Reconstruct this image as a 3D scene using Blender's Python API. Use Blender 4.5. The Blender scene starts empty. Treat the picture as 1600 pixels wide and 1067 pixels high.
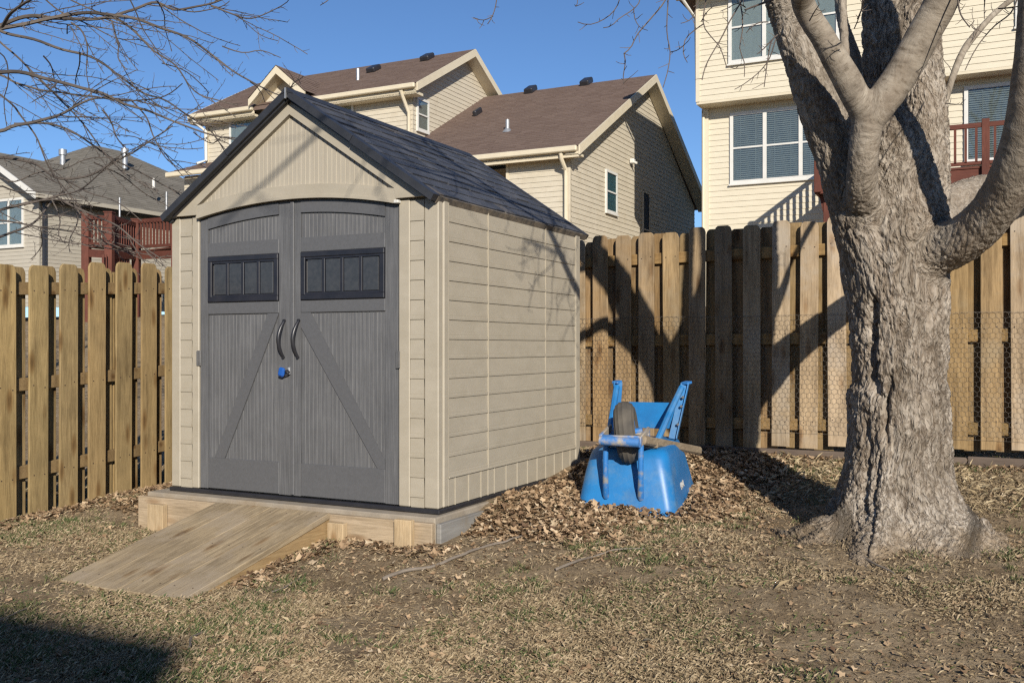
import bpy, bmesh, math, random
import numpy as np
from mathutils import Vector, Matrix
rng = np.random.default_rng(11); random.seed(5)
R = math.radians
SC = bpy.context.scene
COL = SC.collection

# ------------------------------------------------------------------ camera
F, HOR, HC = 1520.0, 541.0, 1.25           # focal length and horizon in photo pixels, eye height
cam = bpy.data.cameras.new('camera'); camo = bpy.data.objects.new('camera', cam); COL.objects.link(camo)
camo.location = (0, 0, HC); camo.rotation_euler = (R(90), 0, 0)
cam.sensor_width = 36; cam.lens = 36 * F / 1600; cam.shift_y = 7.5 / 1600
cam.clip_start = .05; cam.clip_end = 3000
SC.camera = camo
# ------------------------------------------------------------------ light
SUN_AZ, SUN_EL = 10.2, 23.0                # degrees: to the right of straight behind the camera
az, el = R(SUN_AZ), R(SUN_EL)
to_sun = Vector((math.sin(az) * math.cos(el), -math.cos(az) * math.cos(el), math.sin(el)))
w = bpy.data.worlds.new('World'); SC.world = w; w.use_nodes = True
nt = w.node_tree; bg = nt.nodes['Background']
sky = nt.nodes.new('ShaderNodeTexSky'); sky.sky_type = 'NISHITA'; sky.sun_disc = False
sky.sun_elevation = el; sky.sun_rotation = math.atan2(to_sun.x, to_sun.y)
sky.air_density = .85; sky.dust_density = .1; sky.ozone_density = 6.0; sky.altitude = 350
nt.links.new(sky.outputs[0], bg.inputs[0]); bg.inputs[1].default_value = .098
sun = bpy.data.lights.new('sun', 'SUN'); suno = bpy.data.objects.new('sun', sun); COL.objects.link(suno)
sun.energy = 4.9; sun.angle = R(.55); sun.color = (1.0, .925, .81)
suno.rotation_euler = (-to_sun).to_track_quat('-Z', 'Y').to_euler()
suno.location = (4, -8, 9)
SC.view_settings.view_transform = 'Standard'; SC.view_settings.look = 'None'
SC.view_settings.exposure = .32; SC.view_settings.gamma = 1; SC.view_settings.use_curve_mapping = False
SC.render.engine = 'CYCLES'
SC.cycles.use_denoising = False; SC.cycles.sample_clamp_indirect = 3.0; SC.cycles.pixel_filter_type = 'BLACKMAN_HARRIS'; SC.cycles.filter_width = 1.35
SC.cycles.max_bounces = 6; SC.cycles.transparent_max_bounces = 8

# ------------------------------------------------------------------ frames
TH = R(26.8)                               # the shed, the fences and the houses are turned by this
rx, ry = math.cos(TH), -math.sin(TH)       # "right" along the shed front
ux, uy = math.sin(TH), math.cos(TH)        # "back" along the shed side
CX, CY = -.429, 5.67                       # front right corner of the shed
def W(x, y, z=0): return Vector((CX + x * rx + y * ux, CY + x * ry + y * uy, z))
def loc(X, Y):
    dx, dy = X - CX, Y - CY
    return dx * rx + dy * ry, dx * ux + dy * uy
def pix(px, py, Y): return Vector(((px - 800) / F * Y, Y, HC - (py - HOR) / F * Y))

# ------------------------------------------------------------------ noise (numpy)
def _h(i, j, k, s):
    n = (i.astype(np.int64) * 374761393 + j.astype(np.int64) * 668265263 + k.astype(np.int64) * 2147483647 + s * 974634541) & 0xffffffff
    n = ((n ^ (n >> 13)) * 1274126177) & 0xffffffff
    n = ((n ^ (n >> 16)) * 2246822519) & 0xffffffff
    return ((n ^ (n >> 15)) & 0xffffff) / float(0x1000000)
def vn(p, s=0):                            # value noise, p (N,3)
    i = np.floor(p); f = p - i; i = i.astype(np.int64); f = f * f * (3 - 2 * f); o = 0
    for a in (0, 1):
        for b in (0, 1):
            for c in (0, 1):
                wt = (f[:, 0] if a else 1 - f[:, 0]) * (f[:, 1] if b else 1 - f[:, 1]) * (f[:, 2] if c else 1 - f[:, 2])
                o = o + wt * _h(i[:, 0] + a, i[:, 1] + b, i[:, 2] + c, s)
    return o
def fbm(p, s=0, n=4):
    o = 0; a = .5; t = 0
    for k in range(n): o = o + a * vn(p * 2 ** k, s + k); t += a; a *= .55
    return o / t
def worley(p, s=0):                        # F1, F2
    i = np.floor(p).astype(np.int64); f1 = np.full(len(p), 9.); f2 = np.full(len(p), 9.)
    for a in (-1, 0, 1):
        for b in (-1, 0, 1):
            for c in (-1, 0, 1):
                q = i + np.array([a, b, c])
                d = np.sqrt(((q[:, 0] + _h(q[:, 0], q[:, 1], q[:, 2], s) - p[:, 0]) ** 2) + ((q[:, 1] + _h(q[:, 0], q[:, 1], q[:, 2], s + 7) - p[:, 1]) ** 2)
                            + ((q[:, 2] + _h(q[:, 0], q[:, 1], q[:, 2], s + 13) - p[:, 2]) ** 2))
                f2 = np.minimum(f2, np.maximum(f1, d)); f1 = np.minimum(f1, d)
    return f1, f2
def P3(x, y, z=0): return np.stack([np.asarray(x, float), np.asarray(y, float), np.zeros_like(np.asarray(x, float)) + z], 1)

# ------------------------------------------------------------------ terrain height
def sstep(a, b, x):
    t = np.clip((x - a) / (b - a), 0, 1); return t * t * (3 - 2 * t)
def ground_h(X, Y):
    X = np.asarray(X, float); Y = np.asarray(Y, float)
    dx, dy = X - CX, Y - CY
    x = dx * rx + dy * ry; y = dx * ux + dy * uy
    h = np.interp(y, [-1.2, -.2, 1., 2., 3.07, 3.4, 7, 15, 25, 60, 300], [0, .055, .14, .24, .37, .40, .8, 2.1, 2.6, 3.6, 5.0])
    h = h + .02 * np.clip(x / 1.5, -1, 1) * sstep(-1, 0, y)
    h = h - np.clip(-x - 2.3, 0, 1) * .06 * sstep(.4, 1.5, y) * (1 - sstep(3, 5, y))
    h = h + .055 * sstep(-2.2, .1, x) * sstep(-1.1, -.2, y) * (1 - sstep(.3, 1.2, y))
    side = np.exp(-np.clip(x - .1, 0, 9) ** 2 / .3) * (x > -.3) * sstep(.12, .62, y) * (1 - sstep(2.5, 3.0, y))
    h = h + .125 * side * np.interp(y, [.1, .6, 2.2], [.8, 1.0, .72])
    h = h + .09 * np.exp(-((x + 2.6) / .45) ** 2) * sstep(.1, .7, y) * (1 - sstep(2.4, 3, y))
    tx, ty = 2.16, 5.42
    h = h + .045 * np.exp(-((X - tx) ** 2 + (Y - ty) ** 2) / .5)
    near = (np.abs(X) < 12) & (Y < 16) & (Y > -3)
    q = P3(X, Y)
    h = h + near * (.035 * (fbm(q * 1.3, 3, 3) - .5) + .022 * (fbm(q * 7., 5, 3) - .5))
    return h
def gz(X, Y): return float(ground_h(np.array([X]), np.array([Y]))[0])
def gpix(px, py):                          # point of the yard seen at a photo pixel
    lo, hi = 1.5, 14.
    for _ in range(40):
        m = (lo + hi) / 2; p = pix(px, py, m)
        if p.z > gz(p.x, p.y): lo = m
        else: hi = m
    return pix(px, py, lo)

# ------------------------------------------------------------------ materials
def newmat(name):
    m = bpy.data.materials.new(name); m.use_nodes = True
    t = m.node_tree; b = t.nodes['Principled BSDF']; return m, t, b
def N(t, typ, **kw):
    n = t.nodes.new(typ)
    for k, v in kw.items():
        if k.startswith('i_'):
            key = k[2:]; key = int(key) if key.isdigit() else key
            n.inputs[key].default_value = v
        else: setattr(n, k, v)
    return n
def ramp(t, stops, interp='LINEAR'):
    n = t.nodes.new('ShaderNodeValToRGB'); n.color_ramp.interpolation = interp
    e = n.color_ramp.elements
    while len(e) < len(stops): e.new(.5)
    for k, (p, c) in enumerate(stops): e[k].position = p; e[k].color = (*c, 1)
    return n
def mixc(t, fac, a, b, mode='MIX'):
    n = t.nodes.new('ShaderNodeMix'); n.data_type = 'RGBA'; n.blend_type = mode
    for s, v in ((0, fac), (6, a), (7, b)):
        if hasattr(v, 'is_linked') or isinstance(v, bpy.types.NodeSocket): t.links.new(v, n.inputs[s])
        elif isinstance(v, tuple): n.inputs[s].default_value = (*v, 1)
        else: n.inputs[s].default_value = v
    return n.outputs[2]
def coords(t, scale=(1, 1, 1), rnd=True, space='Object'):
    tc = t.nodes.new('ShaderNodeTexCoord'); mp = t.nodes.new('ShaderNodeMapping'); mp.inputs['Scale'].default_value = scale
    t.links.new(tc.outputs[space], mp.inputs['Vector'])
    if rnd:
        oi = t.nodes.new('ShaderNodeObjectInfo'); mu = t.nodes.new('ShaderNodeVectorMath'); mu.operation = 'MULTIPLY'
        t.links.new(oi.outputs['Random'], mu.inputs[0]); mu.inputs[1].default_value = (37, 71, 53)
        ad = t.nodes.new('ShaderNodeVectorMath'); ad.operation = 'ADD'
        t.links.new(mp.outputs[0], ad.inputs[0]); t.links.new(mu.outputs[0], ad.inputs[1]); return ad.outputs[0]
    return mp.outputs[0]
def noise(t, vec, scale, detail=4, rough=.6, dist=0):
    n = t.nodes.new('ShaderNodeTexNoise'); n.inputs['Scale'].default_value = scale; n.inputs['Detail'].default_value = detail
    n.inputs['Roughness'].default_value = rough; n.inputs['Distortion'].default_value = dist
    t.links.new(vec, n.inputs['Vector']); return n.outputs[0]
def bump(t, b, h, strength=.3, dist=.01):
    n = t.nodes.new('ShaderNodeBump'); n.inputs['Strength'].default_value = strength; n.inputs['Distance'].default_value = dist
    t.links.new(h, n.inputs['Height']); t.links.new(n.outputs[0], b.inputs['Normal'])
def plain(name, c, c2=None, scale=8, rough=.6, bmp=.1, stretch=(1, 1, 1), metal=0, bscale=None, spec=.5, lo=.35, hi=.65, dirt=None, bdist=.004, rnd=True):
    m, t, b = newmat(name); v = coords(t, stretch, rnd)
    n1 = noise(t, v, scale, 5)
    if c2 is None: c2 = tuple(x * .85 for x in c)
    rp = ramp(t, [(lo, c), (hi, c2)]); t.links.new(n1, rp.inputs[0]); col = rp.outputs[0]
    if dirt:
        n3 = noise(t, coords(t, (1, 1, 1), rnd), 3.1, 6, .7); r3 = ramp(t, [(.5, (0, 0, 0)), (.72, (1, 1, 1))]); t.links.new(n3, r3.inputs[0])
        col = mixc(t, r3.outputs[0], col, dirt)
    t.links.new(col, b.inputs['Base Color'])
    b.inputs['Roughness'].default_value = rough; b.inputs['Metallic'].default_value = metal; b.inputs['Specular IOR Level'].default_value = spec
    if bmp: bump(t, b, noise(t, v, bscale or scale * 6, 4), bmp, bdist)
    return m
def wood(name, c1, c2, axis='z', rough=.8, knots=True, tint=False, stain=None, sc=1.0, grain=.35):
    m, t, b = newmat(name)
    st = {'x': (.9, 14, 14), 'y': (14, .9, 14), 'z': (14, 14, .9)}[axis]
    v = coords(t, tuple(s * sc for s in st))
    g = noise(t, v, 2.2, 8, .65, 1.2)
    rp = ramp(t, [(.30, c2), (.5, tuple((a + d) / 2 for a, d in zip(c1, c2))), (.66, c1)]); t.links.new(g, rp.inputs[0]); col = rp.outputs[0]
    fine = noise(t, v, 9, 4, .7); rf = ramp(t, [(.36, (.62, .6, .58)), (.56, (1, 1, 1))]); t.links.new(fine, rf.inputs[0])
    col = mixc(t, .6, col, rf.outputs[0], 'MULTIPLY')
    big = noise(t, coords(t, (1, 1, 1)), 2.3, 5, .6); rb = ramp(t, [(.3, (.74, .73, .72)), (.7, (1.12, 1.1, 1.06))]); t.links.new(big, rb.inputs[0])
    col = mixc(t, 1.0, col, rb.outputs[0], 'MULTIPLY')
    if knots:
        vk = t.nodes.new('ShaderNodeTexVoronoi'); vk.inputs['Scale'].default_value = 1.0
        kv = coords(t, {'x': (2.6, 9, 9), 'y': (9, 2.6, 9), 'z': (9, 9, 2.6)}[axis]); t.links.new(kv, vk.inputs['Vector'])
        rk = ramp(t, [(.07, (.30, .20, .12)), (.15, (.60, .47, .35)), (.28, (1, 1, 1))]); t.links.new(vk.outputs['Distance'], rk.inputs[0])
        col = mixc(t, .75, col, rk.outputs[0], 'MULTIPLY')
    if stain:
        s3 = noise(t, coords(t, (1.3, 1.3, 1.3)), 1.7, 6, .7); r3 = ramp(t, [(.48, (0, 0, 0)), (.66, (1, 1, 1))]); t.links.new(s3, r3.inputs[0])
        col = mixc(t, r3.outputs[0], col, stain)
    if tint:
        sk_ = noise(t, coords(t, (9, 9, .7)), 1.6, 6, .75); rs_ = ramp(t, [(.34, (.60, .58, .56)), (.50, (1, 1, 1)), (.75, (1.16, 1.15, 1.13))]); t.links.new(sk_, rs_.inputs[0]); col = mixc(t, 1, col, rs_.outputs[0], 'MULTIPLY')
        oi = t.nodes.new('ShaderNodeObjectInfo'); col = mixc(t, 1.0, col, oi.outputs['Color'], 'MULTIPLY')
    t.links.new(col, b.inputs['Base Color']); b.inputs['Roughness'].default_value = rough; b.inputs['Specular IOR Level'].default_value = .25
    bump(t, b, fine, grain, .004); return m
def toned(name, stops, rough=.85, extra=0, spec=.3, bsc=60, bmp=.2, trans=0, stretch=(1, 1, 1)):
    m, t, b = newmat(name); a = N(t, 'ShaderNodeAttribute', attribute_name='tone')
    rp = ramp(t, stops); t.links.new(a.outputs['Fac'], rp.inputs[0]); col = rp.outputs[0]
    if extra:
        n = noise(t, coords(t, stretch, False), extra, 5, .7); rr = ramp(t, [(.3, (.7, .7, .7)), (.7, (1.25, 1.25, 1.25))]); t.links.new(n, rr.inputs[0])
        col = mixc(t, 1.0, col, rr.outputs[0], 'MULTIPLY')
    t.links.new(col, b.inputs['Base Color']); b.inputs['Roughness'].default_value = rough; b.inputs['Specular IOR Level'].default_value = spec
    if bmp: bump(t, b, noise(t, coords(t, stretch, False), bsc, 3), bmp, .005)
    return m
M = {}
M['beige'] = plain('beige_plastic', (.365, .325, .255), (.335, .298, .232), 5, .55, .18, (1, 1, 3), bscale=90, dirt=(.315, .278, .212))
M['beige_rib'] = plain('ribbed_beige_plastic', (.365, .325, .255), (.325, .288, .225), 5, .55, .1, (6, 1, .5), bscale=60)
def door_grey():
    m, t, b = newmat('grey_door_plastic'); v = coords(t, (60, 60, 1.5), False)
    g = noise(t, v, 2.2, 6, .75); rp = ramp(t, [(.33, (.074, .075, .079)), (.5, (.098, .099, .103)), (.68, (.138, .138, .140))]); t.links.new(g, rp.inputs[0])
    n2 = noise(t, coords(t, (1, 1, 1), False), 3, 5, .7); r2 = ramp(t, [(.3, (.85, .85, .85)), (.7, (1.12, 1.12, 1.12))]); t.links.new(n2, r2.inputs[0])
    t.links.new(mixc(t, 1, rp.outputs[0], r2.outputs[0], 'MULTIPLY'), b.inputs['Base Color']); b.inputs['Roughness'].default_value = .6
    bump(t, b, g, .25, .003); return m
M['door'] = door_grey()
M['door_flat'] = plain('smooth_grey_door_plastic', (.096, .097, .102), (.085, .086, .090), 6, .55, .15, (8, 1, 8), bscale=40)
M['black'] = plain('black_plastic', (.018, .018, .022), (.026, .026, .03), 8, .35, .05)
M['blackframe'] = plain('black_window_frame', (.012, .013, .019), (.02, .02, .026), 9, .4, .05)
M['roofblk'] = plain('black_roof_plastic', (.020, .021, .025), (.032, .033, .038), 7, .5, .3, bscale=60)
M['shedglass'] = plain('smoked_acrylic', (.030, .032, .037), (.045, .046, .05), 30, .22, .02, spec=.5)
M['shingle_s'] = toned('dark_plastic_shingle', [(0, (.038, .041, .050)), (.5, (.055, .058, .069)), (.93, (.072, .074, .083)), (1, (.10, .085, .07))], .6, 18, .4, 70, .5)
M['dusty'] = plain('dusty_gutter_lip', (.20, .16, .115), (.06, .055, .05), 14, .9, .4, bscale=50)
M['steel'] = plain('brushed_steel', (.55, .55, .55), (.4, .4, .4), 20, .35, .05, metal=.9)
M['galv'] = plain('galvanised_metal', (.45, .46, .47), (.33, .34, .35), 14, .45, .05, metal=.6)
M['hinge'] = plain('grey_hinge', (.16, .155, .15), (.2, .195, .19), 20, .4, .05, metal=.5)
M['lockblue'] = plain('blue_lock_cover', (.012, .09, .36), (.01, .07, .3), 10, .35, 0)
M['newwood'] = wood('new_pine', (.47, .375, .265), (.36, .28, .185), 'x', .8, True, grain=.3)
M['stakewood'] = wood('pine_stake', (.52, .405, .26), (.43, .32, .19), 'z', .8, True, grain=.3)
M['rampwood'] = wood('weathered_ramp_pine', (.47, .375, .245), (.22, .17, .108), 'y', .85, True, stain=(.345, .28, .20), grain=.6, sc=1.25)
M['rampside'] = wood('treated_pine_side', (.40, .285, .15), (.29, .19, .09), 'y', .8, False, grain=.4)
M['fence_l'] = wood('tan_fence_board', (.36, .262, .128), (.26, .188, .088), 'z', .85, True, True, grain=.4)
M['fence_b'] = wood('weathered_fence_board', (.385, .29, .178), (.265, .195, .115), 'z', .85, True, True, stain=(.29, .235, .165), grain=.5)
M['rail'] = wood('fence_rail_wood', (.27, .19, .095), (.20, .135, .065), 'x', .85, True, True)
M['timber'] = wood('edging_timber', (.16, .125, .10), (.115, .09, .075), 'x', .9, False)
M['deck'] = wood('red_stained_deck', (.145, .052, .036), (.105, .036, .026), 'z', .75, False)
M['deckx'] = wood('red_stained_deck_beam', (.145, .052, .036), (.105, .036, .026), 'x', .75, False)
M['oldwood'] = wood('grey_handle_wood', (.30, .245, .175), (.21, .165, .115), 'y', .85, False, grain=.6)
M['concrete'] = plain('pale_concrete', (.32, .275, .215), (.24, .205, .16), 7, .95, .5, bscale=60, dirt=(.24, .19, .13))
M['slabside'] = plain('grey_form_board', (.27, .26, .24), (.19, .18, .165), 6, .9, .4, (1, .3, 4), bscale=40, dirt=(.2, .165, .12))
M['blue'] = plain('worn_blue_paint', (.011, .165, .43), (.014, .13, .34), 6, .42, .15, bscale=40, dirt=(.10, .20, .32))
M['blue_worn'] = plain('chipped_blue_paint', (.025, .16, .44), (.24, .25, .26), 11, .5, .2, bscale=50, lo=.5, hi=.64)
M['bracket'] = plain('rusty_painted_bracket', (.36, .31, .24), (.05, .17, .42), 9, .5, .3, bscale=40, lo=.46, hi=.6)
M['tyre'] = plain('dusty_tyre_rubber', (.060, .054, .047), (.105, .092, .074), 8, .85, .3, bscale=60)
M['white'] = plain('white_trim', (.62, .61, .57), (.57, .56, .52), 5, .55, .03)
M['cream'] = plain('cream_trim', (.60, .53, .39), (.56, .49, .36), 4, .55, .04, bscale=30)
M['side_b'] = plain('tan_house_siding', (.52, .465, .365), (.475, .425, .33), 3, .75, .15, (1, 1, 4), bscale=20, dirt=(.44, .385, .29))
M['side_c'] = plain('pale_yellow_siding', (.60, .54, .415), (.56, .505, .385), 3, .7, .1, (1, 1, 4), bscale=20)
M['side_a'] = plain('grey_tan_siding', (.40, .365, .30), (.36, .33, .27), 3, .75, .1, (1, 1, 4), bscale=20)
M['roof_b'] = toned('brown_asphalt_shingles', [(0, (.140, .099, .081)), (.5, (.152, .109, .089)), (1, (.166, .120, .098))], .95, 45, .15, 60, .5)
M['roof_a'] = toned('grey_asphalt_shingles', [(0, (.155, .142, .119)), (.5, (.175, .160, .135)), (1, (.20, .183, .155))], .95, 45, .15, 60, .5)
M['dark'] = plain('painted_dark', (.02, .02, .022), None, 4, .8, 0)
M['shade'] = plain('dim_room', (.085, .09, .09), None, 4, .8, 0)
M['curtain'] = plain('pale_blind_cloth', (.44, .445, .41), (.39, .395, .365), 3, .8, 0, (6, 6, .4))
M['teal'] = plain('teal_blind', (.10, .22, .22), (.08, .18, .18), 3, .5, 0)
M['blind'] = plain('slatted_blind', (.36, .36, .34), None, 4, .6, 0)
def glass():
    m, t, b = newmat('window_glass'); t.nodes.remove(b); out = t.nodes['Material Output']
    tr = N(t, 'ShaderNodeBsdfTransparent'); tr.inputs[0].default_value = (.80, .84, .84, 1); gl = N(t, 'ShaderNodeBsdfGlossy'); gl.inputs['Roughness'].default_value = .03
    fr = N(t, 'ShaderNodeLayerWeight'); fr.inputs[0].default_value = .25; mx = N(t, 'ShaderNodeMixShader'); pw = N(t, 'ShaderNodeMath', operation='MULTIPLY_ADD'); pw.inputs[1].default_value = .5; pw.inputs[2].default_value = .06
    t.links.new(fr.outputs['Facing'], pw.inputs[0]); t.links.new(pw.outputs[0], mx.inputs[0]); t.links.new(tr.outputs[0], mx.inputs[1]); t.links.new(gl.outputs[0], mx.inputs[2]); t.links.new(mx.outputs[0], out.inputs[0]); return m
M['glass'] = glass()
def bark_mat():
    m, t, b = newmat('furrowed_bark'); a = N(t, 'ShaderNodeAttribute', attribute_name='barkco'); s = N(t, 'ShaderNodeAttribute', attribute_name='smoothbark')
    v = a.outputs['Vector']
    wn = t.nodes.new('ShaderNodeTexNoise'); wn.inputs['Scale'].default_value = 9; t.links.new(v, wn.inputs['Vector'])
    ad = t.nodes.new('ShaderNodeVectorMath'); ad.operation = 'MULTIPLY_ADD'; t.links.new(wn.outputs['Color'], ad.inputs[0]); ad.inputs[1].default_value = (.05, .05, .05); t.links.new(v, ad.inputs[2])
    def crack(sc, dist):
        q = noise(t, ad.outputs[0], sc, 3, .55, dist); m1 = N(t, 'ShaderNodeMath', operation='SUBTRACT'); t.links.new(q, m1.inputs[0]); m1.inputs[1].default_value = .5
        m2 = N(t, 'ShaderNodeMath', operation='ABSOLUTE'); t.links.new(m1.outputs[0], m2.inputs[0]); return m2.outputs[0]
    c1, c2 = crack(26, .8), crack(60, .6)
    cm = N(t, 'ShaderNodeMath', operation='MULTIPLY_ADD'); cm.inputs[1].default_value = .45; t.links.new(c2, cm.inputs[0]); t.links.new(c1, cm.inputs[2])
    class vo: outputs = {'Distance': cm.outputs[0]}
    n1 = noise(t, v, 22, 8, .75); n2 = noise(t, v, 3.2, 5, .6); n3 = noise(t, v, 80, 4, .7)
    rc = ramp(t, [(.28, (.165, .138, .112)), (.45, (.285, .25, .21)), (.60, (.42, .378, .328)), (.78, (.52, .478, .425))]); t.links.new(n1, rc.inputs[0])
    rl = ramp(t, [(.34, (.58, .54, .49)), (.5, (.95, .93, .9)), (.66, (1.22, 1.21, 1.19))]); t.links.new(n2, rl.inputs[0])
    rough_c = mixc(t, 1, rc.outputs[0], rl.outputs[0], 'MULTIPLY')
    rcr = ramp(t, [(.0, (.27, .23, .19)), (.05, (.7, .66, .62)), (.10, (1.04, 1.04, 1.03))]); t.links.new(vo.outputs['Distance'], rcr.inputs[0])
    rough_c = mixc(t, .85, rough_c, rcr.outputs[0], 'MULTIPLY')
    rg = N(t, 'ShaderNodeAttribute', attribute_name='ringco'); n5 = noise(t, rg.outputs['Vector'], 16, 6, .7); n6 = noise(t, rg.outputs['Vector'], 3.5, 6, .7)
    rs = ramp(t, [(.32, (.135, .112, .088)), (.5, (.235, .20, .158)), (.68, (.33, .29, .235))]); t.links.new(n6, rs.inputs[0])
    rs2 = ramp(t, [(.34, (.5, .47, .43)), (.46, (.95, .95, .95)), (.7, (1.15, 1.15, 1.15))]); t.links.new(n5, rs2.inputs[0])
    sm_c = mixc(t, 1, rs.outputs[0], rs2.outputs[0], 'MULTIPLY')
    col = mixc(t, s.outputs['Fac'], rough_c, sm_c)
    nb = noise(t, v, 1.9, 5, .7); rb_ = ramp(t, [(.50, (0, 0, 0)), (.68, (.6, .6, .6))]); t.links.new(nb, rb_.inputs[0]); col = mixc(t, rb_.outputs[0], col, (.185, .135, .092))
    du = N(t, 'ShaderNodeAttribute', attribute_name='dust')
    col = mixc(t, du.outputs['Fac'], col, (.30, .225, .145))
    t.links.new(col, b.inputs['Base Color']); b.inputs['Roughness'].default_value = .9; b.inputs['Specular IOR Level'].default_value = .2
    mh = t.nodes.new('ShaderNodeMath'); mh.operation = 'MULTIPLY_ADD'; mn = t.nodes.new('ShaderNodeMath'); mn.operation = 'MINIMUM'; mn.inputs[1].default_value = .16
    t.links.new(vo.outputs['Distance'], mn.inputs[0]); t.links.new(mn.outputs[0], mh.inputs[0]); mh.inputs[1].default_value = 5.5; t.links.new(n1, mh.inputs[2])
    iv = t.nodes.new('ShaderNodeMath'); iv.operation = 'MULTIPLY_ADD'; t.links.new(s.outputs['Fac'], iv.inputs[0]); iv.inputs[1].default_value = -.75; iv.inputs[2].default_value = .95
    bn = t.nodes.new('ShaderNodeBump'); bn.inputs['Distance'].default_value = .012; t.links.new(iv.outputs[0], bn.inputs['Strength']); t.links.new(mh.outputs[0], bn.inputs['Height']); t.links.new(bn.outputs[0], b.inputs['Normal'])
    return m
M['bark'] = bark_mat()
M['twig'] = plain('twig_bark', (.075, .055, .045), (.13, .105, .085), 6, .8, .3, bscale=60, rnd=False)
M['twig2'] = plain('grey_twig_bark', (.045, .036, .032), (.125, .102, .084), 3, .8, .3, bscale=60, rnd=False)
M['stick'] = plain('dead_stick_bark', (.14, .115, .09), (.21, .175, .14), 14, .85, .3)
def soil():
    m, t, b = newmat('dry_lawn_soil'); v = coords(t, (1, 1, 1), False)
    n0 = noise(t, v, .9, 5, .6); n1 = noise(t, v, 5.5, 8, .72); n2 = noise(t, v, 40, 8, .75); n3 = noise(t, v, 150, 4, .7)
    r1 = ramp(t, [(.3, (.19, .138, .086)), (.48, (.28, .212, .138)), (.62, (.345, .27, .182)), (.78, (.40, .32, .225))]); t.links.new(n1, r1.inputs[0])
    r2 = ramp(t, [(.33, (.5, .47, .43)), (.5, (1, 1, 1)), (.7, (1.25, 1.22, 1.15))]); t.links.new(n2, r2.inputs[0])
    col = mixc(t, .9, r1.outputs[0], r2.outputs[0], 'MULTIPLY')
    r0 = ramp(t, [(.35, (.82, .8, .76)), (.65, (1.1, 1.1, 1.08))]); t.links.new(n0, r0.inputs[0]); col = mixc(t, 1, col, r0.outputs[0], 'MULTIPLY')
    t.links.new(col, b.inputs['Base Color']); b.inputs['Roughness'].default_value = .95; b.inputs['Specular IOR Level'].default_value = .1
    mm = t.nodes.new('ShaderNodeMath'); mm.operation = 'MULTIPLY_ADD'; t.links.new(n3, mm.inputs[0]); mm.inputs[1].default_value = .35; t.links.new(n2, mm.inputs[2])
    bump(t, b, mm.outputs[0], .9, .02); return m
M['soil'] = soil()
M['grass'] = toned('winter_grass_blades', [(0, (.185, .135, .080)), (.35, (.285, .218, .134)), (.68, (.40, .318, .205)), (.78, (.21, .17, .085)), (.86, (.10, .115, .045)), (1, (.065, .095, .035))], .8, 0, .2, bmp=0)
M['leaf'] = toned('dry_leaf', [(0, (.11, .066, .038)), (.3, (.235, .152, .086)), (.6, (.36, .25, .148)), (.88, (.46, .34, .215)), (1, (.55, .44, .30))], .75, 0, .3, bmp=0)
M['straw'] = toned('straw', [(0, (.24, .18, .10)), (.6, (.36, .28, .165)), (1, (.47, .385, .245))], .8, 0, .3, bmp=0)
M['nail'] = plain('rusty_nail_head', (.045, .032, .025), (.09, .055, .035), 30, .7, 0)
M['wire'] = plain('weathered_wire', (.26, .235, .205), (.17, .15, .125), 20, .55, 0, metal=.4)

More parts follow.
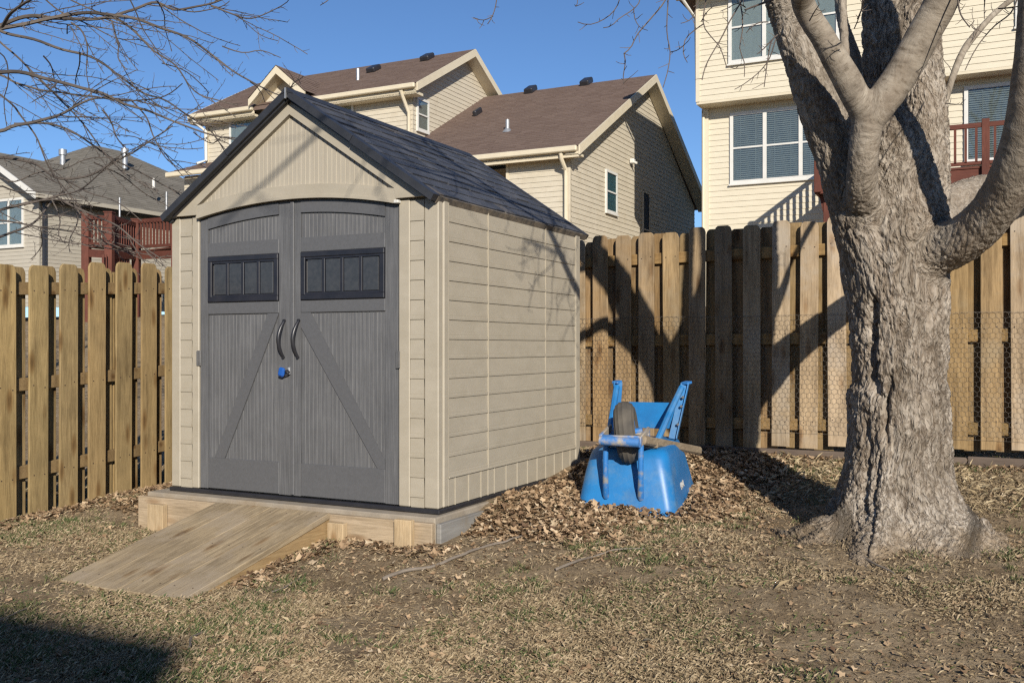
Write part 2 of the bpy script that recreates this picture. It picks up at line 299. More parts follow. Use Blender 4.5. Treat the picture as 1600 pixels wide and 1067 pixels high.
# ------------------------------------------------------------------ mesh building
class MB:
    def __init__(s): s.v = []; s.f = []; s.t = []
    def add(s, vs, fs, tone=None):
        o = len(s.v); s.v += [tuple(p) for p in vs]; s.f += [tuple(i + o for i in f) for f in fs]
        s.t += ([random.random()] if tone is None else [tone]) * len(fs); return s
    def box(s, x0, x1, y0, y1, z0, z1, c=0, tone=None):
        if x0 > x1: x0, x1 = x1, x0
        if y0 > y1: y0, y1 = y1, y0
        if z0 > z1: z0, z1 = z1, z0
        if c <= 0:
            v = [(x, y, z) for z in (z0, z1) for y in (y0, y1) for x in (x0, x1)]
            return s.add(v, [(0, 2, 3, 1), (4, 5, 7, 6), (0, 1, 5, 4), (2, 6, 7, 3), (0, 4, 6, 2), (1, 3, 7, 5)], tone)
        v = []; idx = {}
        for i, x in enumerate((x0, x1)):
            for j, y in enumerate((y0, y1)):
                for k, z in enumerate((z0, z1)):
                    sx, sy, sz = (c, -c)[i], (c, -c)[j], (c, -c)[k]
                    for a, p in enumerate(((x, y + sy, z + sz), (x + sx, y, z + sz), (x + sx, y + sy, z))):
                        idx[i, j, k, a] = len(v); v.append(p)
        f = []
        for i in (0, 1):
            f.append([idx[i, j, k, 0] for j, k in ((0, 0), (1, 0), (1, 1), (0, 1))])
            f.append([idx[j, i, k, 1] for j, k in ((0, 0), (1, 0), (1, 1), (0, 1))])
            f.append([idx[j, k, i, 2] for j, k in ((0, 0), (1, 0), (1, 1), (0, 1))])
            for j in (0, 1):
                f.append([idx[i, j, 0, 0], idx[i, j, 1, 0], idx[i, j, 1, 1], idx[i, j, 0, 1]])
                f.append([idx[i, 0, j, 0], idx[i, 1, j, 0], idx[i, 1, j, 2], idx[i, 0, j, 2]])
                f.append([idx[0, i, j, 1], idx[1, i, j, 1], idx[1, i, j, 2], idx[0, i, j, 2]])
                for k in (0, 1): f.append([idx[i, j, k, 0], idx[i, j, k, 1], idx[i, j, k, 2]])
        return s.add(v, f, tone)
    def prism(s, pts, a0, a1, axis='y', tone=None):  # pts 2-D polygon: (x,z) for axis y, (y,z) for x, (x,y) for z
        n = len(pts)
        mk = {'y': lambda p, a: (p[0], a, p[1]), 'x': lambda p, a: (a, p[0], p[1]), 'z': lambda p, a: (p[0], p[1], a)}[axis]
        v = [mk(p, a0) for p in pts] + [mk(p, a1) for p in pts]
        return s.add(v, [tuple(range(n)), tuple(range(2 * n - 1, n - 1, -1))] + [(i, i + n, (i + 1) % n + n, (i + 1) % n) for i in range(n)], tone)
    def strip(s, lo, hi, a0, a1):           # band between two polylines (x,z), extruded along y
        for i in range(len(lo) - 1): s.prism([lo[i], lo[i + 1], hi[i + 1], hi[i]], a0, a1)
        return s
    def beam(s, p, q, w_, h_, up=(0, 0, 1), c=0, tone=None):
        p, q = Vector(p), Vector(q); d = (q - p).normalized(); sd = d.cross(Vector(up)).normalized(); u = sd.cross(d)
        t = MB().box(-w_ / 2, w_ / 2, 0, (q - p).length, -h_ / 2, h_ / 2, c)
        return s.add([p + sd * x + d * y + u * z for x, y, z in t.v], t.f, tone)
    def tube(s, pts, rad, n=8, cap=True, tone=None):
        pts = [Vector(p) for p in pts]; rad = [rad] * len(pts) if isinstance(rad, (int, float)) else rad
        d = (pts[1] - pts[0]).normalized(); a = d.orthogonal().normalized(); v = []; f = []
        for i, p in enumerate(pts):
            dn = (pts[min(i + 1, len(pts) - 1)] - pts[max(i - 1, 0)])
            if dn.length > 1e-9: d = dn.normalized()
            a = (a - d * a.dot(d)); a = a.normalized() if a.length > 1e-6 else d.orthogonal().normalized(); b = d.cross(a)
            for k in range(n):
                g = 2 * math.pi * k / n; v.append(p + (a * math.cos(g) + b * math.sin(g)) * rad[i])
        for i in range(len(pts) - 1):
            for k in range(n): f.append((i * n + k, i * n + (k + 1) % n, (i + 1) * n + (k + 1) % n, (i + 1) * n + k))
        if cap: f += [tuple(range(n - 1, -1, -1)), tuple(range((len(pts) - 1) * n, len(pts) * n))]
        return s.add(v, f, tone)
    def build(s, name, mat, parent=None, at=(0, 0, 0), rot=0, smooth=False, fix=True, tone=False):
        me = bpy.data.meshes.new(name); me.from_pydata(s.v, [], s.f); me.materials.append(M[mat])
        if tone:
            at_ = me.attributes.new('tone', 'FLOAT', 'FACE'); at_.data.foreach_set('value', np.array(s.t, dtype=np.float32))
        if fix and len(s.f) < 30000:
            bm = bmesh.new(); bm.from_mesh(me); bmesh.ops.recalc_face_normals(bm, faces=bm.faces); bm.to_mesh(me); bm.free()
        if smooth:
            me.polygons.foreach_set('use_smooth', [True] * len(me.polygons))
            try: me.set_sharp_from_angle(angle=R(40))
            except Exception: pass
        return link(name, me, parent, at, rot)
def link(name, me, parent=None, at=(0, 0, 0), rot=0):
    o = bpy.data.objects.new(name, me); COL.objects.link(o); o.parent = parent; o.location = at
    o.rotation_euler = rot if isinstance(rot, (tuple, list)) else (0, 0, rot); return o
def tag(o, label=None, cat=None, group=None, kind=None):
    if label: o['label'] = label
    if cat: o['category'] = cat
    if group: o['group'] = group
    if kind: o['kind'] = kind
    return o
def root(name, label, cat, at=(0, 0, 0), rot=0, group=None):
    o = bpy.data.objects.new(name, None); COL.objects.link(o); o.location = at; o.rotation_euler = (0, 0, rot); o.empty_display_size = .2
    return tag(o, label, cat, group)
def np_mesh(name, v, tris, mat, tone=None, parent=None):
    me = bpy.data.meshes.new(name); me.vertices.add(len(v)); me.vertices.foreach_set('co', np.asarray(v, np.float32).ravel())
    me.loops.add(len(tris) * 3); me.loops.foreach_set('vertex_index', np.asarray(tris, np.int32).ravel())
    me.polygons.add(len(tris)); me.polygons.foreach_set('loop_start', np.arange(0, len(tris) * 3, 3, dtype=np.int32))
    me.update(calc_edges=True); me.materials.append(M[mat])
    if tone is not None: me.attributes.new('tone', 'FLOAT', 'FACE').data.foreach_set('value', np.asarray(tone, np.float32))
    return link(name, me, parent)

# ================================================================== GROUND
def axis_pts(segs):
    o = [segs[0][0]]
    for a, b, st in segs:
        n = max(1, int(round((b - a) / st))); o += list(np.linspace(a, b, n + 1)[1:])
    return np.array(o)
gx = axis_pts([(-900, -60, 60), (-60, -12, 2), (-12, -4.6, .2), (-4.6, 5.2, .03), (5.2, 12, .2), (12, 60, 2), (60, 900, 60)])
gy = axis_pts([(-300, -40, 20), (-40, 2.6, 1.0), (2.6, 9.6, .03), (9.6, 20, .25), (20, 60, 1.5), (60, 1500, 60)])
GX, GY = np.meshgrid(gx, gy); gv = np.stack([GX.ravel(), GY.ravel(), ground_h(GX.ravel(), GY.ravel())], 1)
nx, ny = len(gx), len(gy); ii = (np.arange(ny - 1)[:, None] * nx + np.arange(nx - 1)[None]).ravel()
tr = np.concatenate([np.stack([ii, ii + 1, ii + nx + 1], 1), np.stack([ii, ii + nx + 1, ii + nx], 1)])
g = np_mesh('ground', gv, tr, 'soil'); g.data.polygons.foreach_set('use_smooth', [True] * len(g.data.polygons)); tag(g, kind='structure')

# ================================================================== FENCES
def board_mesh(name, w_, h, th, mat, nails=()):
    """Dog-eared board standing on z=0, width along x, thickness along y."""
    c = .028; pts = [(0, 0), (w_, 0), (w_, h - c * 1.5), (w_ - c * .35, h - c * .5), (w_ - c, h), (c, h), (c * .35, h - c * .5), (0, h - c * 1.5)]
    mb = MB().prism(pts, 0, th); me = bpy.data.meshes.new(name); me.from_pydata(mb.v, [], mb.f); me.materials.append(M[mat])
    bm = bmesh.new(); bm.from_mesh(me); bmesh.ops.recalc_face_normals(bm, faces=bm.faces)
    bmesh.ops.bevel(bm, geom=[e for e in bm.edges if abs((e.verts[0].co - e.verts[1].co).y) < 1e-6], offset=.003, segments=1, affect='EDGES'); 
    for zr in nails:
        for xr in (w_ * .22, w_ * .78):
            fs = bmesh.ops.create_cube(bm, size=1, matrix=Matrix.Translation((xr + random.uniform(-.006, .006), -.0008, zr + random.uniform(-.012, .012))) @ Matrix.Diagonal((.008, .003, .008, 1)))
            for f in {f for v in fs['verts'] for f in v.link_faces}: f.material_index = 1
    bm.to_mesh(me); bm.free(); me.materials.append(M['nail'])
    return me
# left fence: runs back along x=-3.3 (local), seen from its yard side
fl = root('wooden_fence', 'tan shadowbox board fence to the left of the shed with three rails', 'fence', W(-3.3, 0, 0), -TH)
bl = [board_mesh('board', .155, h, .019, 'fence_l', (1.63, .945, .32)) for h in (1.83, 1.815, 1.845)]
def tintc(base, j=.08):
    k = 1 + random.uniform(-j, j) * 1.3; return (base[0] * k * (1 + random.uniform(-j, j) * .3), base[1] * k, base[2] * k * (1 + random.uniform(-j, j) * .5), 1)
zt = lambda y: 1.841 + (y + .43) * .053
y = -2.26
while y < 2.95:
    me = random.choice(bl)
    o = link('board', me, fl, (.045, y, zt(y) - 1.83 + random.uniform(-.008, .008)), (random.uniform(-.004, .004), 0, R(90)))
    o.color = tintc((1, 1, 1), .1)
    if y + .127 < 2.9:
        o = link('board', random.choice(bl), fl, (-.036, y + .13, zt(y) - 1.83 + random.uniform(-.008, .008)), (0, 0, R(90))); o.color = tintc((.92, .9, .9), .12)
    y += .2535
for z0 in (1.632, .948, .322):
    for k in range(2):
        y0, y1 = (-2.5, .62) if k == 0 else (.624, 3.04)
        mb = MB().beam((-.015, y0, z0 + (y0 + .43) * .053 + .02), (-.015, y1, z0 + (y1 + .43) * .053 + .02), .036, .092, c=.004)
        o = mb.build('rail', 'rail', fl); o.color = (.95, .95, .95, 1)
for yy in (-1.8, .62):
    o = MB().box(-.13, -.041, yy - .045, yy + .045, gz(*W(-3.3, yy)[:2]) - .1, zt(yy) - .06, .006).build('post', 'fence_l', fl); o.color = (.8, .78, .76, 1)
# back fence: along y=3.07 (local)
fb = root('wooden_fence', 'weathered grey brown board fence behind the wheelbarrow and the big tree', 'fence', W(0, 3.07, 0), -TH)
bb = [board_mesh('board', .14, h, .019, 'fence_b', (1.585, .89, .205)) for h in (1.80, 1.81, 1.79)]
bw = [board_mesh('board', .15, h, .019, 'fence_b') for h in (1.80, 1.81)]
ztb = lambda x: 2.205 + x * .033
known = [-.259, -.051, .159, .381, .598, .826, 1.053, 1.28, 1.496, 1.716, 1.94, 2.155, 2.36, 2.565, 2.79, 2.99]
grey = {7: (1.22, 1.26, 1.42), 8: (1.15, 1.16, 1.24), 9: (1.38, 1.42, 1.58), 10: (1.15, 1.2, 1.3), 13: (1.02, .93, .74), 14: (1.0, .93, .78), 15: (1.3, 1.33, 1.42), 0: (1.05, .95, .8), 1: (.98, .9, .8), 4: (.85, .85, .86), 5: (.8, .8, .82), 2: (.96, .92, .88)}
xs = [-.47 - .215 * k for k in range(12, -1, -1)] + known + [3.22 + .222 * k for k in range(14)]
for i, x in enumerate(xs):
    k = i - 13; col = grey.get(k, random.choice([(.9, .88, .85), (1.1, 1.12, 1.18), (1., .95, .85)]))
    h = random.choice(bb); z = ztb(x) - 1.80 + random.uniform(-.012, .012)
    if x < -3.2: continue
    o = link('board', h, fb, (x, -.044 - random.uniform(0, .003), z), (0, random.uniform(-.006, .006), 0)); o.color = tintc(col, .05)
    nxt = xs[i + 1] if i + 1 < len(xs) else x + .22
    o = link('board', random.choice(bw), fb, ((x + nxt) / 2 + random.uniform(-.012, .012), .020, z - .015), (0, random.uniform(-.005, .005), 0)); o.color = tintc((.88, .80, .66), .12)
for z0 in (1.99, 1.295, .61):
    for (a, b_) in ((-3.28, -.9), (-.896, 1.5), (1.504, 3.9), (3.904, 6.1)):
        o = MB().beam((a, 0, z0 + a * .012), (b_, 0, z0 + b_ * .012), .036, .092, c=.004).build('rail', 'rail', fb); o.color = tintc((1.05, 1.0, .9), .1)
for xx in (-3.24, -.9, 1.5, 3.9):
    o = MB().box(xx - .045, xx + .045, .042, .13, .2, ztb(xx) - .08, .006).build('post', 'fence_b', fb); o.color = (.85, .83, .8, 1)
# hexagonal chicken wire stapled over the lower boards
def hexwire(x0, x1, z0, z1, cw, ch, rad, y):
    V = []; T = []
    def seg(a, b_):
        a = np.array(a); b_ = np.array(b_); d = b_ - a; L = np.hypot(*d); d = d / L; nrm = np.array([-d[1], d[0]])
        o = len(V); wob = .004 * math.sin(a[0] * 31 + a[1] * 17)
        for e in (a - d * rad, b_ + d * rad):
            for k in range(3):
                g_ = 2 * math.pi * k / 3; V.append((e[0] + nrm[0] * rad * math.cos(g_), y + wob + rad * math.sin(g_), e[1] + nrm[1] * rad * math.cos(g_)))
        for k in range(3):
            a0, a1 = o + k, o + (k + 1) % 3; T.append((a0, a1, a1 + 3)); T.append((a0, a1 + 3, a0 + 3))
    rows = int((z1 - z0) / (ch * .75)); cols = int((x1 - x0) / cw)
    jx = lambda x, z: (x + .006 * math.sin(z * 9 + x * 3) + .002 * math.sin(x * 77 + z * 51), z + .004 * math.sin(x * 5))
    for rr in range(rows):
        for c in range(cols):
            ox = x0 + c * cw + (cw / 2 if rr % 2 else 0); oz = z0 + rr * ch * .75
            a = jx(ox, oz); b_ = jx(ox, oz + ch * .5); l = jx(ox - cw / 2, oz + ch * .75); rr_ = jx(ox + cw / 2, oz + ch * .75)
            seg(a, b_); seg(b_, l); seg(b_, rr_)
    for zz in (z0, z0 + rows * ch * .75):
        for c in range(int((x1 - x0) / .1)): seg(jx(x0 + c * .1, zz), jx(x0 + c * .1 + .1, zz))
    o = np_mesh('wire_netting', np.array(V), np.array(T), 'wire', parent=fb); o['kind'] = 'stuff'; return o
hexwire(-.9, 3.5, .56, 1.53, .041, .048, .0009, -.055)
for (a, b_) in ((-2.2, .28), (.284, 2.7), (2.704, 5.2)):
    o = MB().box(a, b_, -.085, -.03, .26 + .006 * a, .432 + .004 * a, .006).build('edging_timber', 'timber', fb)

# ================================================================== SHED
shed = root('garden_shed', 'beige plastic garden shed with grey double doors and black shingled roof', 'shed', W(0, 0, .27), -TH)
FZ = .27
def SB(mb, name, mat, **k): return mb.build(name, mat, shed, (0, 0, -FZ), **k)
WX = -2.117; WD = 2.12; WT = 2.12
mb = MB().box(WX + .02, -.02, .045, WD - .02, FZ, WT)
mb.prism([(WX + .03, WT), (-.03, WT), (-1.075, 2.80)], .03, WD - .02); SB(mb, 'wall', 'beige')
mb = MB().box(WX - .012, .012, -.012, WD + .012, FZ, FZ + .028, .006); SB(mb, 'floor_rim', 'black')
# front posts with lap strips
Z0 = FZ + .03
for xa, xb, sa, sb in ((-.277, .0, -.194, -.101), (WX, -1.869, -2.034, -1.935)):
    mb = MB().box(xa, sa - .004, .0, .05, Z0, WT, .006).box(sb + .004, xb, .0, .05, Z0, WT, .006); SB(mb, 'corner_post', 'beige')
mb = MB().box(-.05, .006, .052, .112, Z0, WT - .01, .008).box(-.05, .004, 2.036, 2.12, Z0, WT - .01, .008); SB(mb, 'corner_post', 'beige')
mb = MB().box(WX - .004, WX + .05, .052, .112, Z0, WT - .01, .008).box(WX - .004, WX + .05, 2.036, 2.12, Z0, WT - .01, .008); SB(mb, 'corner_post', 'beige')
LP = .1164
PROF = [(-.012, 0), (.003, .0), (.0045, .002), (.0045, .020), (.0010, .0225), (.0018, .029), (-.0015, LP + .003)]
def lap_piece(L, along):                   # moulded lap board
    mb = MB(); n = len(PROF)
    if along == 'y': v = [(p[0], a, p[1]) for a in (0, L) for p in PROF]
    else: v = [(a, -p[0], p[1]) for a in (0, L) for p in PROF]
    f = [(i, i + 1, i + 1 + n, i + n) for i in range(n - 1)] + [tuple(range(n)), tuple(range(2 * n - 1, n - 1, -1))]
    mb.add(v, f); me = bpy.data.meshes.new('siding_board'); me.from_pydata(mb.v, [], mb.f); me.materials.append(M['beige']); return me
for (ya, yb) in ((.115, .6135), (.6185, 1.491), (1.494, 2.034)):
    me = lap_piece(yb - ya, 'y')
    for k in range(14):
        z = .476 + k * LP
        if z + LP > WT: break
        link('siding_board', me, shed, (-.004, ya, z - FZ))
    SB(MB().box(-.012, .001, ya, yb, .476 + 14 * LP, WT - .004), 'siding_board', 'beige')
for sa, sb in ((-.194, -.101), (-2.034, -1.935)):
    me = lap_piece(sb - sa, 'x')
    for k in range(15):
        z = .36 + k * LP
        link('siding_board', me, shed, (sa, .004, z - FZ))
    SB(MB().box(sa, sb, .006, .045, Z0, .36), 'siding_board', 'beige'); SB(MB().box(sa, sb, .008, .045, .36 + 15 * LP, WT - .006), 'siding_board', 'beige')
sk = [.115, .195, .36, .518, .612, .70, .865, 1.03, 1.19, 1.345, 1.49, 1.64, 1.79, 1.93, 2.034]
for a, b_ in zip(sk[:-1], sk[1:]): SB(MB().box(-.022, -.002, a + .003, b_ - .003, Z0, .472, .003), 'skirt_board', 'beige')
SB(MB().box(-.03, -.008, .113, 2.035, Z0, .474), 'skirt_backing', 'beige')
SB(MB().box(-.03, .009, .113, 2.035, .466, .478, .003), 'skirt_trim', 'beige')
for yy in (.616, 1.4925, .113, 2.036): SB(MB().box(-.01, .0045 if yy < 1.4 or yy > 2 else .002, yy - .0025, yy + .0025, .476, WT - .012), 'seam', 'beige')
for a in sk[1:-1]: SB(MB().box(-.02, .0035, a - .0028, a + .0028, Z0, .468, .001), 'skirt_rib', 'beige')
# doors
DL, DM, DR = -1.866, -1.083, -.280
arch = lambda x: 2.098 + .080 * (1 - ((x + 1.075) / .795) ** 2)
arch2 = lambda x: arch(x) - .085
def beadboard(x0, x1, lo, hi, y, pitch, name, mat, parent, depth=.004):
    """Vertical v-groove boarding between two height functions."""
    mb = MB(); n = int(round((x1 - x0) / pitch)); p = (x1 - x0) / n; xsn = []
    for i in range(n):
        a = x0 + i * p; xsn += [(a, depth), (a + .0025, 0), (a + p - .0035, 0), (a + p - .001, depth * .8)]
    xsn.append((x1, depth)); v = []
    for x, d in xsn: v += [(x, y + d, lo(x)), (x, y + d, max(hi(x), lo(x) + .0005))]
    mb.add(v, [(2 * i, 2 * i + 1, 2 * i + 3, 2 * i + 2) for i in range(len(xsn) - 1)])
    return mb.build(name, mat, parent, (0, 0, -FZ), fix=False)
def doorleaf(x0, x1, px0, px1, hx, inner):
    """Door leaf: x0..x1, panel px0..px1 between its stiles; inner = side of the meeting stile."""
    mb = MB(); n = 14; xs_ = [x0 + .003 + (x1 - x0 - .006) * i / n for i in range(n + 1)]
    mb.strip([(x, FZ + .034) for x in xs_], [(x, arch(x) - .006) for x in xs_], .022, .045)
    d = mb.build('door', 'door_flat', shed, (0, 0, -FZ))
    def P(mb, name, mat): o = mb.build(name, mat, d, (0, 0, 0)); return o
    def bead(lo, hi): 
        o = beadboard(px0, px1, lo, hi, .0165, .0305, 'beadboard_panel', 'door', d, .004); o.location = (0, 0, 0)
    bead(lambda x: .50, lambda x: 1.475); bead(lambda x: 1.925, lambda x: arch2(x) + .006)
    def stile(a, b_):
        m_ = MB(); k = 4; q = [a + (b_ - a) * i / k for i in range(k + 1)]
        m_.strip([(x, FZ + .036) for x in q], [(x, arch(x) - .008) for x in q], .009, .024); P(m_, 'stile', 'door')
    stile(x0 + .004, px0 - .0015); stile(px1 + .0015, x1 - .004)
    q = [px0 + (px1 - px0) * i / 12 for i in range(13)]
    m_ = MB(); m_.strip([(x, arch2(x)) for x in q], [(x, arch(x) - .008) for x in q], .004, .024); P(m_, 'top_rail', 'door_flat')
    P(MB().box(px0, px1, .006, .024, 1.843, 1.935, .003), 'rail', 'door_flat')
    P(MB().box(px0, px1, .006, .024, 1.462, 1.538, .003), 'rail', 'door_flat')
    P(MB().box(px0, px1, .006, .024, FZ + .038, .512, .003), 'bottom_rail', 'door_flat')
    if inner > 0: a, b_ = (px1 - .012, 1.452), (px0 + .085, .524)
    else: a, b_ = (px0 + .03, 1.452), (px1 - .03, .524)
    dv = Vector((b_[0] - a[0], b_[1] - a[1])).normalized(); nv = Vector((-dv.y, dv.x)) * .042
    if inner > 0: poly = [(px1, 1.461), (px1 - .09, 1.461), (px0 + .055, .513), (px0 + .145, .513)]
    else: poly = [(px0, 1.461), (px0 + .075, 1.461), (px1, .56), (px1, .513), (px1 - .055, .513), (px0, 1.37)]
    P(MB().prism(poly, .007, .024), 'diagonal_brace', 'door_flat')
    # window: frame with four panes
    fx0, fx1, z0, z1 = px0 + .002, px1 - .002, 1.541, 1.842
    m_ = MB(); t_ = .034
    m_.box(fx0, fx1, -.004, .022, z0, z0 + t_, .004).box(fx0, fx1, -.004, .022, z1 - t_, z1, .004)
    m_.box(fx0, fx0 + t_, -.003, .022, z0 + t_ - .002, z1 - t_ + .002, .003).box(fx1 - t_, fx1, -.003, .022, z0 + t_ - .002, z1 - t_ + .002, .003)
    m_.box(fx0 + t_ - .004, fx1 - t_ + .004, .002, .022, z0 + t_ - .01, z0 + t_ + .012).box(fx0 + t_ - .004, fx1 - t_ + .004, .002, .022, z1 - t_ - .012, z1 - t_ + .01)
    fr = P(m_, 'window_frame', 'blackframe')
    wi = (fx1 - fx0 - 2 * t_); 
    for k in range(1, 4):
        xx = fx0 + t_ + wi * k / 4; P(MB().box(xx - .012, xx + .012, .001, .022, z0 + t_ + .01, z1 - t_ - .01, .003), 'muntin', 'blackframe')
    for k in range(4):
        xx = fx0 + t_ + wi * (k + .5) / 4; P(MB().box(xx - wi / 8 + .013, xx + wi / 8 - .013, .008, .020, z0 + t_ + .013, z1 - t_ - .013, .004), 'pane', 'shedglass')
    # curved handle
    pts = []; rad = []
    for k in range(13):
        a = k / 12; zz = 1.182 + .228 * a; bow = math.sin(math.pi * a)
        pts.append((hx + .008 * (a - .5) - .012 * bow, .006 - .040 * bow ** .8, zz)); rad.append(.0085 + .005 * bow)
    hm = MB().tube(pts, rad, 10)
    for zz, xx in ((1.180, hx - .004), (1.412, hx + .004)): hm.tube([(xx, .010, zz), (xx, -.002, zz)], .011, 10)
    hm.build('handle', 'black', d, smooth=True)
    return d
dl = doorleaf(DL, DM, -1.792, -1.192, -1.150, 1)
dr = doorleaf(DM, DR, -1.014, -.378, -1.034, -1)
SB(MB().box(DM - .012, DM + .016, -.001, .012, FZ + .04, arch(DM) - .01, .004), 'astragal', 'door_flat')
for xx, sx in ((DR, 1), (DL, -1)):         # steel hinge leaves
    mb = MB().box(xx - .016, xx + .014, -.004, .004, 1.118, 1.222, .002).tube([(xx + .012 * sx, -.006, 1.122), (xx + .012 * sx, -.006, 1.218)], .005, 8); SB(mb, 'hinge', 'hinge')
# gable
gi = lambda x: 2.186 + .078 * (1 - ((x + 1.078) / .79) ** 2)     # top edge of the arched band
ga = (-1.080, 2.712); gl_, gr_ = (-1.862, 2.186), (-.292, 2.190)
hi = lambda x: (gl_[1] + (ga[1] - gl_[1]) * (x - gl_[0]) / (ga[0] - gl_[0])) if x < ga[0] else (ga[1] + (gr_[1] - ga[1]) * (x - ga[0]) / (gr_[0] - ga[0]))
beadboard(gl_[0], gr_[0], gi, hi, .004, .0345, 'gable_panel', 'beige_rib', shed, .0045)
oa = (-1.08, 2.795); ol, orr = (WX + .015, 2.125), (-.035, 2.128)
def P2(pts): return MB().prism(pts, -.026, .03)
SB(P2([ol, (DL, 2.125), (gl_[0], gl_[1]), ga, oa]), 'gable_trim', 'beige')
SB(P2([(DR, 2.128), orr, oa, ga, (gr_[0], gr_[1])]), 'gable_trim', 'beige')
q = [DL + (DR - DL) * i / 20 for i in range(21)]
mb = MB().strip([(x, arch(x)) for x in q], [(x, min(gi(x), hi(x)) if 0 < i < 20 else 2.186) for i, x in enumerate(q)], -.024, .03)
mb.strip([(x, arch(x) - .001) for x in q], [(x, arch(x) + .018) for x in q], -.030, -.022); SB(mb, 'arch_trim', 'beige')
SB(MB().box(DR - .012, DR + .022, -.034, .0, 2.098, 2.118, .004), 'latch_cap', 'white')
# roof
RX, RZ = -1.06, 2.85; EL, ER = (-2.125, 2.122), (.004, 2.122); RY0, RY1 = -.07, 2.255
for E_, sgn in ((ER, 1), (EL, -1)):
    run = E_[0] - RX; fall = E_[1] - RZ; L = math.hypot(run, fall); dxn, dzn = run / L, fall / L; nxn, nzn = -dzn * sgn, dxn * sgn
    if nzn < 0: nxn, nzn = -nxn, -nzn
    def on(s_, h): return (RX + dxn * s_ + nxn * h, RZ + dzn * s_ + nzn * h)
    panel = SB(MB().prism([on(0, -.045), on(L, -.032), on(L, -.006), on(0, -.006)], RY0 + .01, RY1 - .01), 'roof_panel', 'roofblk')
    rows = 10; ex = (L - .03) / rows; nt_ = 12; tabw = (RY1 - RY0 - .10) / nt_
    for r_ in range(rows):
        off = (r_ % 2) * .5 + random.uniform(-.1, .1); k = -1
        edges = [RY0 + .05]
        while edges[-1] < RY1 - .05:
            edges.append(min(RY1 - .05, edges[-1] + tabw * random.uniform(.6, 1.25) * (off + .4 if len(edges) == 1 else 1)))
        for a, b_ in zip(edges[:-1], edges[1:]):
            if b_ - a < .03: continue
            s0, s1 = r_ * ex + .004, (r_ + 1) * ex + random.choice((-.012, 0, 0, .008)); th = random.choice((.005, .006, .009))
            pts = [on(s0, -.006), on(s1, -.006), on(s1, th), on(s0, .002)]
            m_ = MB().prism(pts, a + .003, b_ - .003, tone=min(1, random.random() ** 1.2)); m_.build('roof_shingle', 'shingle_s', panel, tone=True)
    # rolled rake trims in two lengths, on both gables
    for yy0, yy1 in ((RY0 - .012, RY0 + .06), (RY1 - .06, RY1 + .008)):
        for sa, sb_ in ((.0, L * .47), (L * .473, L + .01)):
            SB(MB().prism([on(sa, -.034), on(sb_, -.030), on(sb_, .012), on(sa, .012)], yy0, yy1), 'rake_trim', 'roofblk')
    SB(MB().prism([on(.01, -.048), on(L - .05, -.042), on(L - .05, -.030), on(.01, -.034)], RY0 + .03, RY0 + .06), 'fascia', 'black')
    m_ = MB().prism([on(L - .02, -.045), on(L + .012, -.04), on(L + .012, .006), on(L - .02, .0)], RY0 + .05, RY1 - .02); SB(m_, 'eave_trim', 'dusty' if sgn > 0 else 'roofblk')
SB(MB().prism([(RX - .055, RZ - .028), (RX, RZ + .018), (RX + .055, RZ - .028), (RX, RZ - .012)], RY0 - .016, RY1 + .01), 'ridge_cap', 'roofblk')
SB(MB().box(RX - .004, RX + .004, RY0 - .022, RY0 - .012, RZ - .055, RZ + .012), 'ridge_seam', 'galv')
SB(MB().box(-.03, -.006, .0, 2.12, WT - .012, WT + .01), 'wall_plate', 'black')
# padlock hangs on the doors
pl = root('padlock', 'small blue padlock hanging on the grey shed doors below the handles', 'padlock', W(-1.11, -.004, 1.078), -TH)
MB().box(-.062, -.014, -.030, .0, -.030, .030, .011).build('lock_body', 'lockblue', pl, rot=(0, R(12), 0))
MB().tube([(-.018, -.012, .014), (.012, -.014, .020), (.022, -.012, .010), (.012, -.012, -.004), (-.018, -.012, -.012)], .0052, 8).build('shackle', 'black', pl, smooth=True)
MB().box(.004, .020, -.010, .010, -.006, .040, .003).build('hasp', 'galv', pl)

# slab, form board, stakes and ramp
sl = tag(MB().box(-2.235, .04, -.105, 2.25, -.15, .268, .008).build('concrete_slab', 'concrete', None, W(0, 0, 0), -TH), 'pale concrete slab under the beige garden shed', 'slab')
mb = MB().box(-2.272, .046, -.147, -.108, -.08, .243, .004)
fbd = tag(mb.build('form_board', 'newwood', None, W(0, 0, 0), -TH), 'long new pine plank set on edge along the front of the shed slab', 'plank')
fbs = tag(MB().box(.044, .077, -.10, 2.2, .02, .235, .004).build('form_board', 'slabside', None, W(0, 0, 0), -TH), 'grey weathered plank along the right side of the shed slab', 'plank')
fbs2 = tag(MB().box(.081, .115, -.10, 2.2, -.05, .115, .004).build('form_board', 'slabside', None, W(0, 0, 0), -TH), 'low grey ledge plank at the foot of the slab side, half under leaves', 'plank')
def sx_at(px): # x on the form-board front (local y=-.15) seen at a photo column
    ox, oy = CX - .15 * ux, CY - .15 * uy; k = (px - 800) / F
    return (k * oy - ox) / (rx - k * ry)
for (p0, p1, ytop), lab in zip(((238, 262, 788), (518, 543, 817), (622, 648, 812)),
        ('pine stake at the left end of the front plank', 'short pine stake beside the upper right corner of the ramp', 'knotty pine stake near the right end of the front plank')):
    a, b_ = sx_at(p0), sx_at(p1); Yd = W((a + b_) / 2, -.19).y; zt_ = HC - (ytop - HOR) / F * Yd
    o = MB().box(a, b_, -.195, -.150, -.12, zt_, .004).build('stake', 'stakewood', None, W(0, 0, 0), -TH); tag(o, lab, 'stake', 'stakes holding the front plank')
ramp = root('wooden_ramp', 'weathered wooden ramp of wide planks leading up to the shed doors', 'ramp', W(-1.115, -.152, 0), -TH)
rw = .90; LR = 1.21; drop = .250; ang = math.asin(drop / LR)
